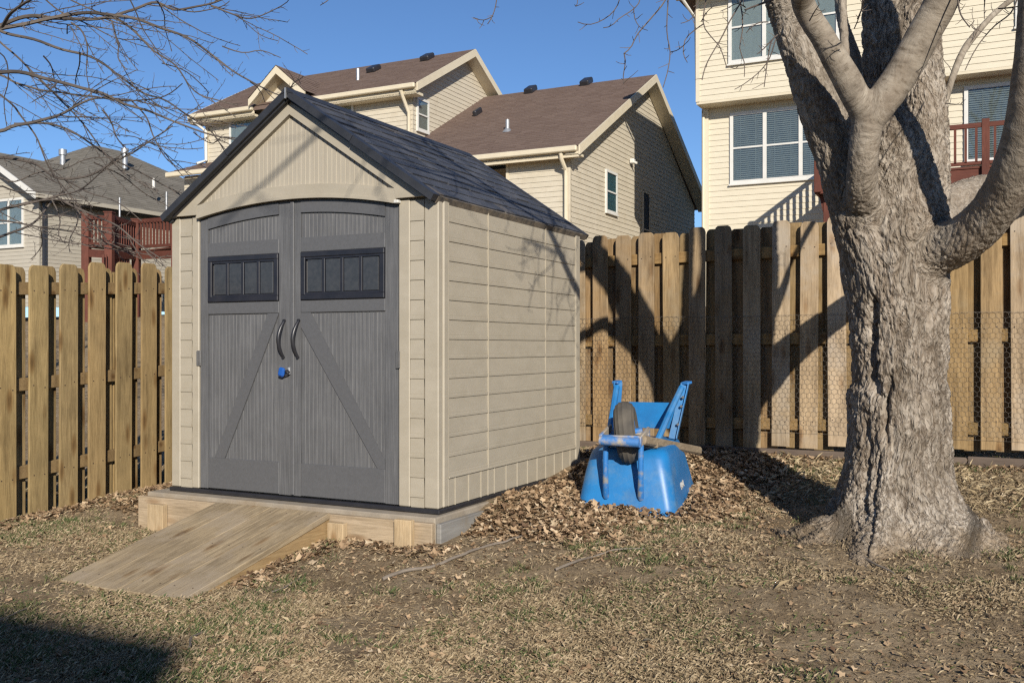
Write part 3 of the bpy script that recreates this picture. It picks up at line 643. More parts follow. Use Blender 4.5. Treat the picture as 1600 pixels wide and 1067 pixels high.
for k in range(4):
    w_ = rw / 4; x0 = -rw / 2 + k * w_
    mb = MB().box(x0 + .0025, x0 + w_ - .0025, -LR + random.uniform(0, .015), .0, -.036, .0, .003); mb.build('plank', 'rampwood', ramp, (0, 0, .252 + random.uniform(-.002, .002)), (ang, 0, 0))
scr = MB()
for k in range(4):
    for q_ in (.07, .57, 1.08):
        for e_ in (.05, .175): scr.tube([(-rw / 2 + k * rw / 4 + e_, -q_, -.003), (-rw / 2 + k * rw / 4 + e_, -q_, .0012)], .0045, 6)
scr.build('screws', 'nail', ramp, (0, 0, .252), (ang, 0, 0))
for xx in (-rw / 2 + .02, rw / 2 - .02):
    m_ = MB().prism([(-.005, .210), (-LR * math.cos(ang) + .06, -.02), (-LR * math.cos(ang) + .06, -.06), (-.005, -.06)], xx - .019, xx + .019, 'x'); m_.build('side_board', 'rampside', ramp)

# ================================================================== WHEELBARROW (upside down, wheel towards the camera)
PHI = R(18); pA, pB = gpix(904, 797), gpix(1046, 806); pc = (pA + pB) / 2
zb = gz(pc.x, pc.y) - .015
wb = root('wheelbarrow', 'blue wheelbarrow lying upside down on the leaves beside the shed', 'wheelbarrow', (pc.x, pc.y, zb), -PHI)
wb.rotation_euler = (R(4), 0, -PHI)
def ringpts(x, y0, y1, z, cr, k=6, wf=1.0):  # rounded rectangle, front at y0; wf = front width factor
    o = []
    for (sx, sy, a0) in ((1, 0, -90), (1, 1, 0), (-1, 1, 90), (-1, 0, 180)):
        hx_ = x * (wf if sy == 0 else 1); cx_ = sx * (hx_ - cr); cy_ = (y0 + cr) if sy == 0 else (y1 - cr)
        for i in range(k + 1): a = R(a0 + 90 * i / k); o.append((cx_ + cr * math.cos(a), cy_ + cr * math.sin(a), z))
    return o
rings = [ringpts(.345, .012, .96, -.03, .07), ringpts(.337, .0, .955, .0, .07), ringpts(.330, .012, .945, .012, .07), ringpts(.318, .03, .93, .05, .07), ringpts(.302, .055, .90, .14, .075), ringpts(.282, .085, .85, .25, .08), ringpts(.262, .12, .79, .34, .085), ringpts(.248, .145, .765, .375, .08), ringpts(.225, .17, .74, .392, .07), ringpts(.19, .2, .70, .398, .05)]
mb = MB(); n = len(rings[0])
mb.add([p for r_ in rings for p in r_], [(i * n + k, i * n + (k + 1) % n, (i + 1) * n + (k + 1) % n, (i + 1) * n + k) for i in range(len(rings) - 1) for k in range(n)] + [tuple(range((len(rings) - 1) * n, len(rings) * n))])
tray = mb.build('tray', 'blue', wb, smooth=True)
for sx, xb in ((-1, -.125), (1, .100)):    # front braces
    mb = MB().tube([(xb, .045, .10), (xb, .035, .125), (xb + .008, .0, .22), (xb + .012, -.012, .36), (xb + .014, .0, .47)], [.018, .021, .018, .018, .018], 10); mb.build('brace', 'blue_worn', wb, smooth=True)
# wheel
wc = Vector((-.005, .155, .505)); wr = .203; tr_ = .058; tilt = R(-7); yaw = R(7)
wm = Matrix.Translation(wc) @ Matrix.Rotation(yaw, 4, 'Z') @ Matrix.Rotation(tilt, 4, 'Y')
def torus(R0, r0, sq, nu=56, nv=18, rib=0):
    m_ = MB(); v = []; f = []
    for i in range(nu):
        a = 2 * math.pi * i / nu
        for j in range(nv):
            b_ = 2 * math.pi * j / nv; rr = r0 * (1 + (rib * math.cos(nv / 2 * b_) if math.cos(b_) > .1 else 0))
            x_ = rr * math.sin(b_) * sq; q_ = R0 + rr * math.cos(b_); v.append((x_, q_ * math.cos(a), q_ * math.sin(a)))
    for i in range(nu):
        for j in range(nv): f.append((i * nv + j, i * nv + (j + 1) % nv, ((i + 1) % nu) * nv + (j + 1) % nv, ((i + 1) % nu) * nv + j))
    return m_.add(v, f)
m_ = MB(); tt = torus(wr - tr_, tr_, 1.12, 56, 28, .035); m_.add(tt.v, tt.f)
wheel = m_.build('wheel', 'tyre', wb, smooth=True); wheel.matrix_local = wm
m_ = MB().tube([(-.05, 0, 0), (-.03, 0, 0), (.03, 0, 0), (.05, 0, 0)], [.10, .095, .095, .10], 24).tube([(-.10, 0, 0), (.10, 0, 0)], .022, 12); m_.build('rim', 'blue_worn', wheel, smooth=True)
# front bracket round the wheel, axle arms
bz = .505
mb = MB().beam((-.128, -.085, bz - .012), (.122, -.085, bz - .012), .016, .066, c=.006)
mb.beam((-.125, -.092, bz), (-.125, .21, bz + .02), .022, .05, c=.005).beam((.12, -.092, bz - .02), (.125, .21, bz), .022, .07, c=.005)
mb.tube([(-.14, .155, bz + .01), (.14, .155, bz - .01)], .012, 10)
mb.tube([(-.128, -.1, bz - .012), (.122, -.1, bz - .02)], [.030, .030], 14); mb.build('wheel_guard', 'bracket', wb, smooth=True)
# wooden handles running back from the bracket, resting on the tray bottom
def bar(p, q, w_, h_, name, mat, c=.01): return MB().beam(p, q, w_, h_, c=c).build(name, mat, wb)
bar((.13, -.02, .49), (.34, 1.10, .235), .036, .058, 'handle', 'oldwood', .012)
bar((-.135, -.02, .49), (-.27, 1.15, .27), .036, .058, 'handle', 'oldwood', .012)
bar((-.16, .20, .425), (.19, .20, .425), .05, .04, 'cross_block', 'oldwood', .006)
# legs and cross plate
for sx in (-1, 1):
    xo = .20 * sx + .02; lean = .045 if sx > 0 else .005
    mb = MB().beam((xo, .60, .40), (xo + lean * 1.6, .71, .77), .055, .007, up=(0, 1, 0)); mb.beam((xo + .026 * sx, .60, .40), (xo + (.026) * sx + lean * 1.6, .71, .77), .007, .05, up=(0, 1, 0)); mb.build('leg', 'blue', wb)
    mb = MB().tube([(xo - .075 * max(sx, 0) , .36, .40), (xo - .03 * max(sx, 0) + lean * .6, .54, .60), (xo - .004 + lean * 1.3, .67, .745)], .022, 8); mb.build('leg_strut', 'blue', wb, smooth=True)
    mb = MB().beam((xo + lean * 1.6 - .012 + .012 * sx, .69, .770), (xo + lean * 1.6 + .012 + .012 * sx, .74, .774), .05, .018, c=.003); mb.build('foot', 'blue_worn', wb)
    bm_ = MB()
    for zz in (.50, .62, .68): bm_.tube([(xo + .02 * sx + lean * 1.6 * (zz - .4) / .44, .60 + .12 * (zz - .4) / .44 - .02, zz), (xo + .02 * sx + lean * 1.6 * (zz - .4) / .44, .60 + .12 * (zz - .4) / .44 - .034, zz)], .009, 8)
    bm_.build('bolt', 'steel', wb)
MB().box(-.20, .23, .655, .661, .46, .64, .002).build('cross_plate', 'blue', wb)
# faded white lettering on the tray side
cu = bpy.data.curves.new('lettering', 'FONT'); cu.body = 'ERAL'; cu.size = .065; cu.extrude = .001; cu.align_x = 'CENTER'
to = bpy.data.objects.new('lettering', cu); COL.objects.link(to)
dg = bpy.context.evaluated_depsgraph_get(); me = bpy.data.meshes.new_from_object(to.evaluated_get(dg)); bpy.data.objects.remove(to); me.materials.append(M['white'])
nrm = Vector((1, 0, .17)).normalized(); tx_ = Vector((0, 1, 0)); ty_ = nrm.cross(tx_)
o = link('lettering', me, wb); o.matrix_local = Matrix.Translation(Vector((.312, .42, .105))) @ Matrix((tx_, ty_, nrm)).transposed().to_4x4()

# ================================================================== HOUSES
def lap_wall(mb, xa, xb, z0, z1, pitch=.115, step=.014):
    """Lap siding facing -y at y=0 between x limits given as functions of z."""
    n = int(math.ceil((z1 - z0) / pitch))
    for i in range(n):
        a, b_ = z0 + i * pitch, min(z1, z0 + (i + 1) * pitch)
        m0, m1 = xa(a), xb(a); k0, k1 = xa(b_), xb(b_)
        if m1 - m0 < .01: continue
        if k1 < k0: k0 = k1 = (k0 + k1) / 2
        mb.add([(m0, -step, a), (m1, -step, a), (k1, -.002, b_), (k0, -.002, b_), (m0, 0, a), (m1, 0, a)], [(0, 1, 2, 3), (0, 1, 5, 4)])
    return mb
def rect_wall(name, x0, x1, z0, z1, mat, parent, at=(0, 0, 0), rot=0, pitch=.115):
    mb = lap_wall(MB(), lambda z: x0, lambda z: x1, z0, z1, pitch); mb.box(x0, x1, .001, .12, z0, z1)
    return mb.build(name, mat, parent, at, rot)
def gable_wall(name, x0, x1, z0, ze, xp, zp, mat, parent, at=(0, 0, 0), rot=0, pitch=.115):
    fa = lambda z: x0 if z <= ze else x0 + (xp - x0) * (z - ze) / (zp - ze)
    fb_ = lambda z: x1 if z <= ze else x1 + (xp - x1) * (z - ze) / (zp - ze)
    mb = lap_wall(MB(), fa, fb_, z0, zp, pitch); mb.prism([(x0, z0), (x1, z0), (x1, ze), (xp, zp), (x0, ze)], .001, .12)
    return mb.build(name, mat, parent, at, rot)
def roof_plane(mb, e0, e1, r1, r0, course=.145, tab=.30):
    """Shingle courses from the eave e0-e1 up to r0-r1."""
    e0, e1, r0, r1 = map(Vector, (e0, e1, r0, r1)); L = ((r0 + r1) / 2 - (e0 + e1) / 2).length; n = max(2, int(L / course)); up = (e1 - e0).cross(r0 - e0)
    if up.length < 1e-6: up = (e1 - e0).cross(r1 - e0)
    up.normalize(); up = up if up.z > 0 else -up
    for i in range(n):
        a, b_ = i / n, min(1, (i + 1) / n)
        p0, p1, q0, q1 = e0.lerp(r0, a), e1.lerp(r1, a), e0.lerp(r0, b_), e1.lerp(r1, b_); m = max(1, int((p1 - p0).length / tab)); of = random.random() / m
        cuts = [0] + [min(1, max(0, (k + random.uniform(-.2, .2)) / m + of)) for k in range(m)] + [1]; cuts = sorted(set(cuts))
        for s_, t_ in zip(cuts[:-1], cuts[1:]):
            if t_ - s_ < 1e-4: continue
            h = up * random.choice((.010, .014)); A, B = p0.lerp(p1, s_), p0.lerp(p1, t_); C, D = q0.lerp(q1, t_), q0.lerp(q1, s_)
            mb.add([A + h, B + h, C + up * .002, D + up * .002, A, B], [(0, 1, 2, 3), (0, 1, 5, 4)], random.random())
    return mb
def window(parent, at, rot, w_, h, sashes=1, style='curtain', fr=.06, frame='white'):
    """Double-hung window(s): frame parent, with panes, rails and blinds as sub-parts. Faces -y."""
    mb = MB(); mb.box(0, w_, -.05, .0, 0, fr).box(0, w_, -.05, .0, h - fr, h).box(0, fr, -.048, .0, fr, h - fr).box(w_ - fr, w_, -.048, .0, fr, h - fr)
    mb.box(-.02, w_ + .02, -.07, .0, -.035, -.002)
    sw = w_ / sashes
    for k in range(1, sashes): mb.box(sw * k - fr * .55, sw * k + fr * .55, -.052, .0, fr, h - fr)
    o = mb.build('window', frame, parent, at, rot)
    for k in range(sashes):
        x0 = sw * k + (fr if k == 0 else fr * .55); x1 = sw * (k + 1) - (fr if k == sashes - 1 else fr * .55)
        MB().box(x0, x1, -.046, -.022, h * .5 - .018, h * .5 + .018).build('meeting_rail', frame, o)
        MB().box(x0, x1, -.017, -.013, fr, h - fr).build('backing', {'curtain': 'curtain', 'blind': 'shade', 'teal': 'teal', 'dark': 'dark'}[style], o)
        if style == 'blind':
            bm_ = MB(); zz = fr + .015
            while zz < h - fr - .02:
                bm_.add([(x0 + .01, -.030, zz), (x1 - .01, -.030, zz), (x1 - .01, -.020, zz + .027), (x0 + .01, -.020, zz + .027)], [(0, 1, 2, 3)]); zz += .042
            for xx in (x0 + (x1 - x0) * .25, x0 + (x1 - x0) * .75): bm_.box(xx - .006, xx + .006, -.0315, -.0305, fr, h - fr)
            bm_.build('blind', 'blind', o, fix=False)
        MB().box(x0, x1, -.036, -.033, fr, h - fr).build('pane', 'glass' if style != 'dark' else 'dark', o)  # dark style: the dark reflection is put into the pane's colour, no glass
    return o
def gutter(parent, p, q, mat='cream'):
    MB().beam(p, q, .11, .12, c=.02).build('gutter', mat, parent)
def downspout(parent, pts, mat='cream', r_=.045): MB().tube(pts, r_, 8).build('downspout', mat, parent, smooth=True)

# ---- house with the brown roof, middle of the picture
hb = root('house', 'tan two-storey house with brown shingle roof and lower garage wing', 'house', (1.27, 21.0, 0), -TH)
ZB, EB = 2.2, 5.42
rect_wall('wall', -1.5, 0, ZB, EB, 'side_b', hb, (0, 0, 0))
rect_wall('wall', -5.6, -1.5, ZB, EB, 'side_b', hb, (0, 1.0, 0))
rect_wall('wall', 0, .98, ZB, EB, 'side_b', hb, (-1.52, 1.0, 0), R(-90))
rect_wall('wall', -2.6, -1.95, ZB, 4.95, 'curtain', hb, (0, .93, 0))
WY = 9.4; PY, PZ = 4.75, 8.22
gable_wall('wall', 0, WY, ZB, EB, 4.7, 8.16, 'side_b', hb, (0, 0, 0), R(90))
rise = (8.22 - 5.50) / (4.75 + .3); ey0, ez0 = -.32, 5.50; ey1 = 9.75; ez1 = 5.52
mb = MB(); roof_plane(mb, (-5.2, ey0, ez0), (.32, ey0, ez0), (.32, PY, PZ + .03), (-5.2, PY, PZ + .03))
roof_plane(mb, (.32, ey1, ez1), (-5.2, ey1, ez1), (-5.2, PY, PZ + .03), (.32, PY, PZ + .03))
mb.prism([(ey0, ez0 - .02), (PY, PZ + .01), (ey1, ez1 - .02), (ey1, ez1 - .12), (PY, PZ - .12), (ey0, ez0 - .12)], -5.2, .31, 'x', tone=.3)
rf_b = mb.build('roof', 'roof_b', hb, tone=True)
for a, b_ in (((ey0 - .02, ez0 - .13), (PY, PZ - .10)), ((ey1 + .02, ez1 - .13), (PY, PZ - .10))):
    MB().prism([(a[0], a[1] - .07), (b_[0], b_[1] - .07), (b_[0], b_[1] + .13), (a[0], a[1] + .13)], .322, .36, 'x').build('rake_board', 'cream', hb)
    MB().prism([(a[0], a[1] - .05), (b_[0], b_[1] - .05), (b_[0], b_[1] + .0), (a[0], a[1] + .0)], .02, .318, 'x').build('soffit', 'cream', hb)
gutter(hb, (-5.0, ey0 - .06, ez0 - .07), (.30, ey0 - .06, ez0 - .07)); MB().box(-5.0, .3, ey0, -.0, ez0 - .2, ez0 - .15).build('soffit', 'cream', hb)
MB().box(-5.0, .32, ey0 - .0, ey0 + .03, ez0 - .24, ez0 - .02).build('fascia', 'cream', hb)
downspout(hb, [(-.08, -.36, 5.36), (-.08, -.34, 5.26), (-.08, -.10, 5.05), (-.08, -.08, 4.9), (-.08, -.08, 2.2)])
MB().box(-.1, .0, -.03, .0, ZB, EB).build('corner_trim', 'side_b', hb); MB().box(-1.56, -1.5, -.03, .1, ZB, EB).build('corner_trim', 'cream', hb)
window(hb, (.0, 2.0, 4.40), R(90), .74, 1.0, 1, 'teal'); window(hb, (.0, 4.62, 3.3), R(90), .5, 1.95, 1, 'dark', .03, 'side_b')
MB().box(.02, .14, 3.62, 3.76, 5.80, 5.92, .02).tube([(.05, 3.69, 5.86), (.2, 3.69, 5.80)], .03, 8).build('wall_lamp', 'white', hb)
def on_roof(px, py):                        # point of the wing's front roof slope at a photo pixel
    O = Vector((1.27, 21, 0)); lo, hi_ = 18., 30.
    for _ in range(40):
        m = (lo + hi_) / 2; p = pix(px, py, m) - O; yl = p.x * ux + p.y * uy
        if p.z > ez0 + (yl - ey0) * rise: lo = m
        else: hi_ = m
    p = pix(px, py, lo) - O; return Vector((p.x * rx + p.y * ry, p.x * ux + p.y * uy, p.z))
for (px, py, w_) in ((917, 133, .26), (830, 145, .26), (747, 180, .12)):
    p = on_roof(px, py); MB().box(-w_ * .5, w_ * .5, -.20, .20, 0, .16, .03).build('roof_vent', 'black', rf_b, p, (math.atan(rise), 0, 0))
p = on_roof(793, 205); MB().tube([(p.x, p.y, p.z - .1), (p.x, p.y, p.z + .27)], .05, 10).tube([(p.x, p.y, p.z - .05), (p.x, p.y, p.z + .05)], [.14, .07], 10).build('vent_pipe', 'galv', rf_b, smooth=True)
# two-storey part
OX, OY = -4.68, 1.02; E2 = 7.58; P2Y, P2Z = 2.556, 9.20
rect_wall('wall', OX - 6.73, OX, 4.2, E2, 'side_b', hb, (0, OY, 0))
gable_wall('wall', 0, 5.1, 4.2, E2, 2.55, 9.12, 'side_b', hb, (OX, OY, 0), R(90))
gable_wall('wall', 0, 5.1, 4.2, E2, 2.55, 9.12, 'side_b', hb, (OX - 6.73, OY + 5.1, 0), R(-90))
e2y = OY - .33; e2z = 7.64; r2y = OY + P2Y; r2z = P2Z + .03; x0, x1 = OX - 7.1, OX + .32
mb = MB(); roof_plane(mb, (x0, e2y, e2z), (x1, e2y, e2z), (x1, r2y, r2z), (x0, r2y, r2z)); roof_plane(mb, (x1, OY + 5.4, e2z), (x0, OY + 5.4, e2z), (x0, r2y, r2z), (x1, r2y, r2z))
mb.prism([(e2y, e2z - .02), (r2y, r2z - .02), (OY + 5.4, e2z - .02), (OY + 5.4, e2z - .12), (r2y, r2z - .15), (e2y, e2z - .12)], x0, x1 - .01, 'x', tone=.3); rf2 = mb.build('roof', 'roof_b', hb, tone=True)
for xx in (x1 + .002, x0 - .042):
    for a in ((e2y - .02, e2z - .12), (OY + 5.42, e2z - .12)):
        MB().prism([(a[0], a[1] - .08), (r2y, r2z - .2), (r2y, r2z - .0), (a[0], a[1] + .12)], xx, xx + .04, 'x').build('rake_board', 'cream', hb)
for a in ((e2y, e2z - .16), (OY + 5.4, e2z - .16)): MB().prism([(a[0], a[1] - .03), (r2y, r2z - .20), (r2y, r2z - .16), (a[0], a[1] + .01)], OX + .02, x1, 'x').build('soffit', 'cream', hb)
cgx = OX - 3.86; cgw = .93
for a, b_ in ((x0 + .02, cgx - cgw), (cgx + cgw, x1 - .02)): gutter(hb, (a, e2y - .06, e2z - .07), (b_, e2y - .06, e2z - .07)); MB().box(a, b_, e2y, OY, e2z - .26, e2z - .20).build('soffit', 'cream', hb); MB().box(a, b_, e2y, e2y + .03, e2z - .26, e2z - .02).build('fascia', 'cream', hb)
# small cross gable
cz, ca = 7.78, 8.55; cy0 = e2y - .22; cyb = OY + 1.6
mb = MB(); roof_plane(mb, (cgx - cgw, cy0, cz), (cgx - cgw, cyb, cz), (cgx, cyb, ca), (cgx, cy0, ca)); roof_plane(mb, (cgx + cgw, cyb, cz), (cgx + cgw, cy0, cz), (cgx, cy0, ca), (cgx, cyb, ca)); mb.build('roof', 'roof_b', hb, tone=True)
mb = MB().prism([(cgx - cgw, cz - .2), (cgx, ca - .22), (cgx, ca - .02), (cgx - cgw, cz - .02)], cy0, cy0 + .05).prism([(cgx + cgw, cz - .2), (cgx, ca - .22), (cgx, ca - .02), (cgx + cgw, cz - .02)], cy0, cy0 + .05); mb.build('rake_board', 'cream', hb)
MB().prism([(cgx - cgw + .1, cz - .12), (cgx, ca - .2), (cgx, ca - .12), (cgx - cgw + .1, cz - .05)], cy0 + .05, OY - .1).prism([(cgx + cgw - .1, cz - .12), (cgx, ca - .2), (cgx, ca - .12), (cgx + cgw - .1, cz - .05)], cy0 + .05, OY - .1).build('soffit', 'cream', hb)
MB().prism([(cgx - cgw + .1, 7.3), (cgx + cgw - .1, 7.3), (cgx + cgw - .1, cz - .1), (cgx, ca - .15), (cgx - cgw + .1, cz - .1)], OY - .12, OY - .02).build('gable_face', 'side_b', hb)
window(hb, (OX - 5.92, OY, 6.15), 0, 1.9, 1.28, 2, 'curtain'); window(hb, (OX - 2.75, OY, 6.3), 0, .98, 1.22, 1, 'curtain'); window(hb, (OX, OY + .14, 6.62), R(90), .56, .82, 1, 'curtain')
downspout(hb, [(OX - .1, e2y - .06, e2z - .15), (OX - .1, e2y, e2z - .25), (OX - .06, OY - .09, 7.0), (OX - .06, OY - .08, 5.2)]); downspout(hb, [(OX - 6.9, e2y - .06, e2z - .12), (OX - 6.9, e2y, e2z - .2), (OX - 6.72, OY - .1, 7.2), (OX - 6.72, OY - .08, 6.4), (OX - 6.85, OY - .3, 6.28)], 'white')
MB().box(OX - 6.8, OX - 6.7, OY - .03, OY + .02, 4.2, E2).build('corner_trim', 'cream', hb)
mb = MB(); roof_plane(mb, (OX - 7.3, OY - .9, 5.98), (OX - 5.6, OY - .9, 5.98), (OX - 5.6, OY, 6.35), (OX - 6.9, OY, 6.35)); mb.build('roof', 'roof_b', hb, tone=True)
MB().box(OX - 7.35, OX - 5.6, OY - .98, OY - .88, 5.84, 5.97, .02).build('gutter', 'cream', hb); rect_wall('wall', OX - 7.0, OX - 5.6, 2.6, 5.9, 'side_b', hb, (0, OY - .6, 0))
for (xx, yy) in ((-2.35, 1.72), (-.9, 2.15)): MB().box(-.14, .14, -.2, .2, 0, .14, .03).build('roof_vent', 'black', rf2, (OX + xx, OY + yy, e2z + (yy + .33) * .55), (R(29), 0, 0))
MB().tube([(OX - 2.3, OY + .9, 8.2), (OX - 2.3, OY + .9, 8.62)], .05, 10).build('vent_pipe', 'galv', rf2, smooth=True)

# ---- yellow house on the right
hc = root('house', 'pale yellow two-storey house behind the big tree with a red deck', 'house', (3.89, 20.4, 0), -TH)
rect_wall('wall', -.02, 12, 6.36, 8.62, 'side_c', hc, (0, 0, 0), 0, .12)
rect_wall('wall', .0, 12, 1.9, 6.33, 'side_c', hc, (0, .45, 0), 0, .12)
rect_wall('wall', 0, 9, 1.9, 8.62, 'side_c', hc, (.0, 9.4, 0), R(-90), .12)
MB().box(-.02, 12, -.01, .47, 6.31, 6.36).build('overhang_soffit', 'cream', hc); MB().box(-.03, .05, -.03, .0, 6.36, 8.6).build('corner_trim', 'side_c', hc); MB().box(-.03, .06, .42, .45, 1.9, 6.3).build('corner_trim', 'side_c', hc)
mb = MB(); A_, B_ = (4.5, 4.6, 10.9), (12.4, 4.6, 10.9)
roof_plane(mb, (-.45, -.45, 8.72), (12.4, -.45, 8.72), B_, A_); roof_plane(mb, (12.4, 9.8, 8.72), (-.45, 9.8, 8.72), A_, B_); roof_plane(mb, (-.45, 9.8, 8.72), (-.45, -.45, 8.72), A_, A_)
mb.box(-.44, 12.39, -.44, 9.79, 8.60, 8.70, tone=.3); mb.build('roof', 'roof_b', hc, tone=True)
MB().box(-.45, 12.4, -.45, .0, 8.55, 8.59).build('soffit', 'cream', hc); gutter(hc, (-.42, -.51, 8.64), (12.3, -.51, 8.64))
downspout(hc, [(-.2, -.5, 8.6), (-.2, -.40, 8.42), (-.07, .10, 8.15), (-.05, .16, 6.4)], 'white', .035); downspout(hc, [(.02, .38, 6.2), (.02, .38, 2.5)], 'cream', .035)
window(hc, (.66, 0, 7.06), 0, 2.2, 1.48, 3, 'curtain', .07); window(hc, (5.92, 0, 7.05), 0, 1.6, 1.45, 2, 'blind', .07)
window(hc, (.58, .45, 4.66), 0, 2.18, 1.5, 3, 'blind', .07); window(hc, (5.06, .45, 4.72), 0, 2.2, 1.46, 2, 'blind', .07)
# deck of the yellow house (a thing of its own: you could unbolt it)
dk = root('deck', 'red stained balcony deck with railing on the pale yellow house', 'deck', (3.89, 20.4, 0), -TH)
DY, DX0, DX1 = -1.8, 2.68, 10.0
MB().box(DX0, DX1, DY, DY + .05, 4.0, 4.24).build('rim_joist', 'deckx', dk); MB().box(DX0, DX0 + .05, DY + .052, .43, 4.0, 4.24).build('rim_joist', 'deckx', dk)
for k in range(13): MB().box(DX0, DX1, DY - .02 + k * .172, DY - .02 + k * .172 + .166, 4.242, 4.28, .004).build('deck_board', 'deckx', dk)
for xx in (2.74, 5.46, 8.0, 9.9): MB().box(xx - .06, xx + .06, DY - .07, DY - .002, 4.02, 5.06, .006).build('post', 'deck', dk)
for xx in (2.86, 5.46, 8.0, 9.9): MB().box(xx - .07, xx + .07, DY + .25, DY + .39, 1.8, 3.998, .006).build('support_post', 'deck', dk)
MB().prism([(2.72, 3.998), (3.3, 3.998), (2.95, 3.70), (2.78, 3.70)], DY + .27, DY + .37).build('bracket', 'deckx', dk)
mbs = bpy.data.meshes.new('baluster'); t_ = MB().box(-.02, .02, -.02, .02, 0, .62); mbs.from_pydata(t_.v, [], t_.f); mbs.materials.append(M['deck'])
for a, b_ in ((2.80, 5.40), (5.52, 7.94), (8.06, 9.84)):
    MB().box(a, b_, DY - .06, DY - .01, 4.92, 5.0, .004).build('rail', 'deckx', dk); MB().box(a, b_, DY - .055, DY - .015, 4.30, 4.36, .004).build('rail', 'deckx', dk)
    k = int((b_ - a) / .158)
    for i in range(k): link('baluster', mbs, dk, (a + (i + .5) * (b_ - a) / k, DY - .035, 4.34))
MB().box(2.70, 2.76, DY, .4, 4.92, 5.0).build('rail', 'deckx', dk); MB().box(2.70, 2.75, DY, .4, 4.30, 4.36).build('rail', 'deckx', dk)
for i in range(12): link('baluster', mbs, dk, (2.73, DY + .12 + i * .17, 4.34))
# stair going down to the left below the deck
MB().beam((4.6, DY - .25, 4.15), (6.6, DY - .25, 2.6), .05, .24).build('stair_stringer', 'deckx', dk)

# ---- grey ranch house on the left
ha = root('house', 'grey tan house with grey shingle roof seen through bare branches', 'house', (-13.6, 28, 0), -TH)
rect_wall('wall', 0, 12, 2.4, 5.55, 'side_a', ha, (.0, .0, 0), R(90)); gable_wall('wall', -4.6, 0, 2.4, 5.55, -2.1, 6.85, 'side_a', ha)
mb = MB(); gxp = -2.1
roof_plane(mb, (.42, -.45, 5.55), (.42, 4, 5.55), (gxp, 5, 7.05), (gxp, -.45, 7.05)); roof_plane(mb, (-4.9, 4, 5.55), (-4.9, -.45, 5.55), (gxp, -.45, 7.05), (gxp, 5, 7.05))
Ra, Rb = (-3.4, 4.7, 8.22), (-3.4, 5.8, 8.22); Ea, Eb, Ec, Ed = (.42, .3, 5.57), (.42, 12.4, 5.57), (-8.4, 12.4, 5.57), (-8.4, .3, 5.57)
roof_plane(mb, Ea, Eb, Rb, Ra); roof_plane(mb, Ed, Ea, Ra, Ra); roof_plane(mb, Eb, Ec, Rb, Rb); roof_plane(mb, Ec, Ed, Ra, Rb)
roof_plane(mb, (-4.2, 2.4, 7.0), (-11, 5.8, 7.0), (-11, 8, 8.1), (-4.4, 4.8, 8.0))
rfa = mb.build('roof', 'roof_a', ha, tone=True)
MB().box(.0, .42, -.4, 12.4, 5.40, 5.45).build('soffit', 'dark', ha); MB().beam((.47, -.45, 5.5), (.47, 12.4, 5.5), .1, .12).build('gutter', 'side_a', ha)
MB().prism([(.45, 5.4), (gxp, 6.88), (gxp, 7.06), (.45, 5.58)], -.5, -.46).build('rake_board', 'white', ha); MB().prism([(-4.95, 5.4), (gxp, 6.88), (gxp, 7.06), (-4.95, 5.58)], -.5, -.46).build('rake_board', 'white', ha)
window(ha, (-1.95, 0, 4.16), 0, 1.3, 1.42, 2, 'curtain', .07); downspout(ha, [(.12, .05, 5.4), (.12, .05, 2.5)], 'black', .045)
MB().box(-.08, .02, -.03, .02, 2.4, 5.5).build('corner_trim', 'side_a', ha)
def at_a(px, py, Y): p = pix(px, py, Y) - Vector((-13.6, 28, 0)); return Vector((p.x * rx + p.y * ry, p.x * ux + p.y * uy, p.z))
for (px, py0, py1, Y, r_, mt) in ((98, 255, 236, 32, .085, 'galv'), (195, 258, 234, 33.2, .085, 'galv'), (240, 288, 279, 31.6, .05, 'white'), (187, 333, 309, 29.4, .03, 'galv'), (260, 326, 300, 31, .03, 'galv')):
    a, b_ = at_a(px, py0 + 6, Y), at_a(px, py1, Y); m_ = MB().tube([a, b_], r_, 10)
    if r_ > .08: m_.tube([b_ - Vector((0, 0, .14)), b_ + Vector((0, 0, .04))], r_ * 1.5, 10)
    m_.build('vent_pipe', mt, rfa, smooth=True)
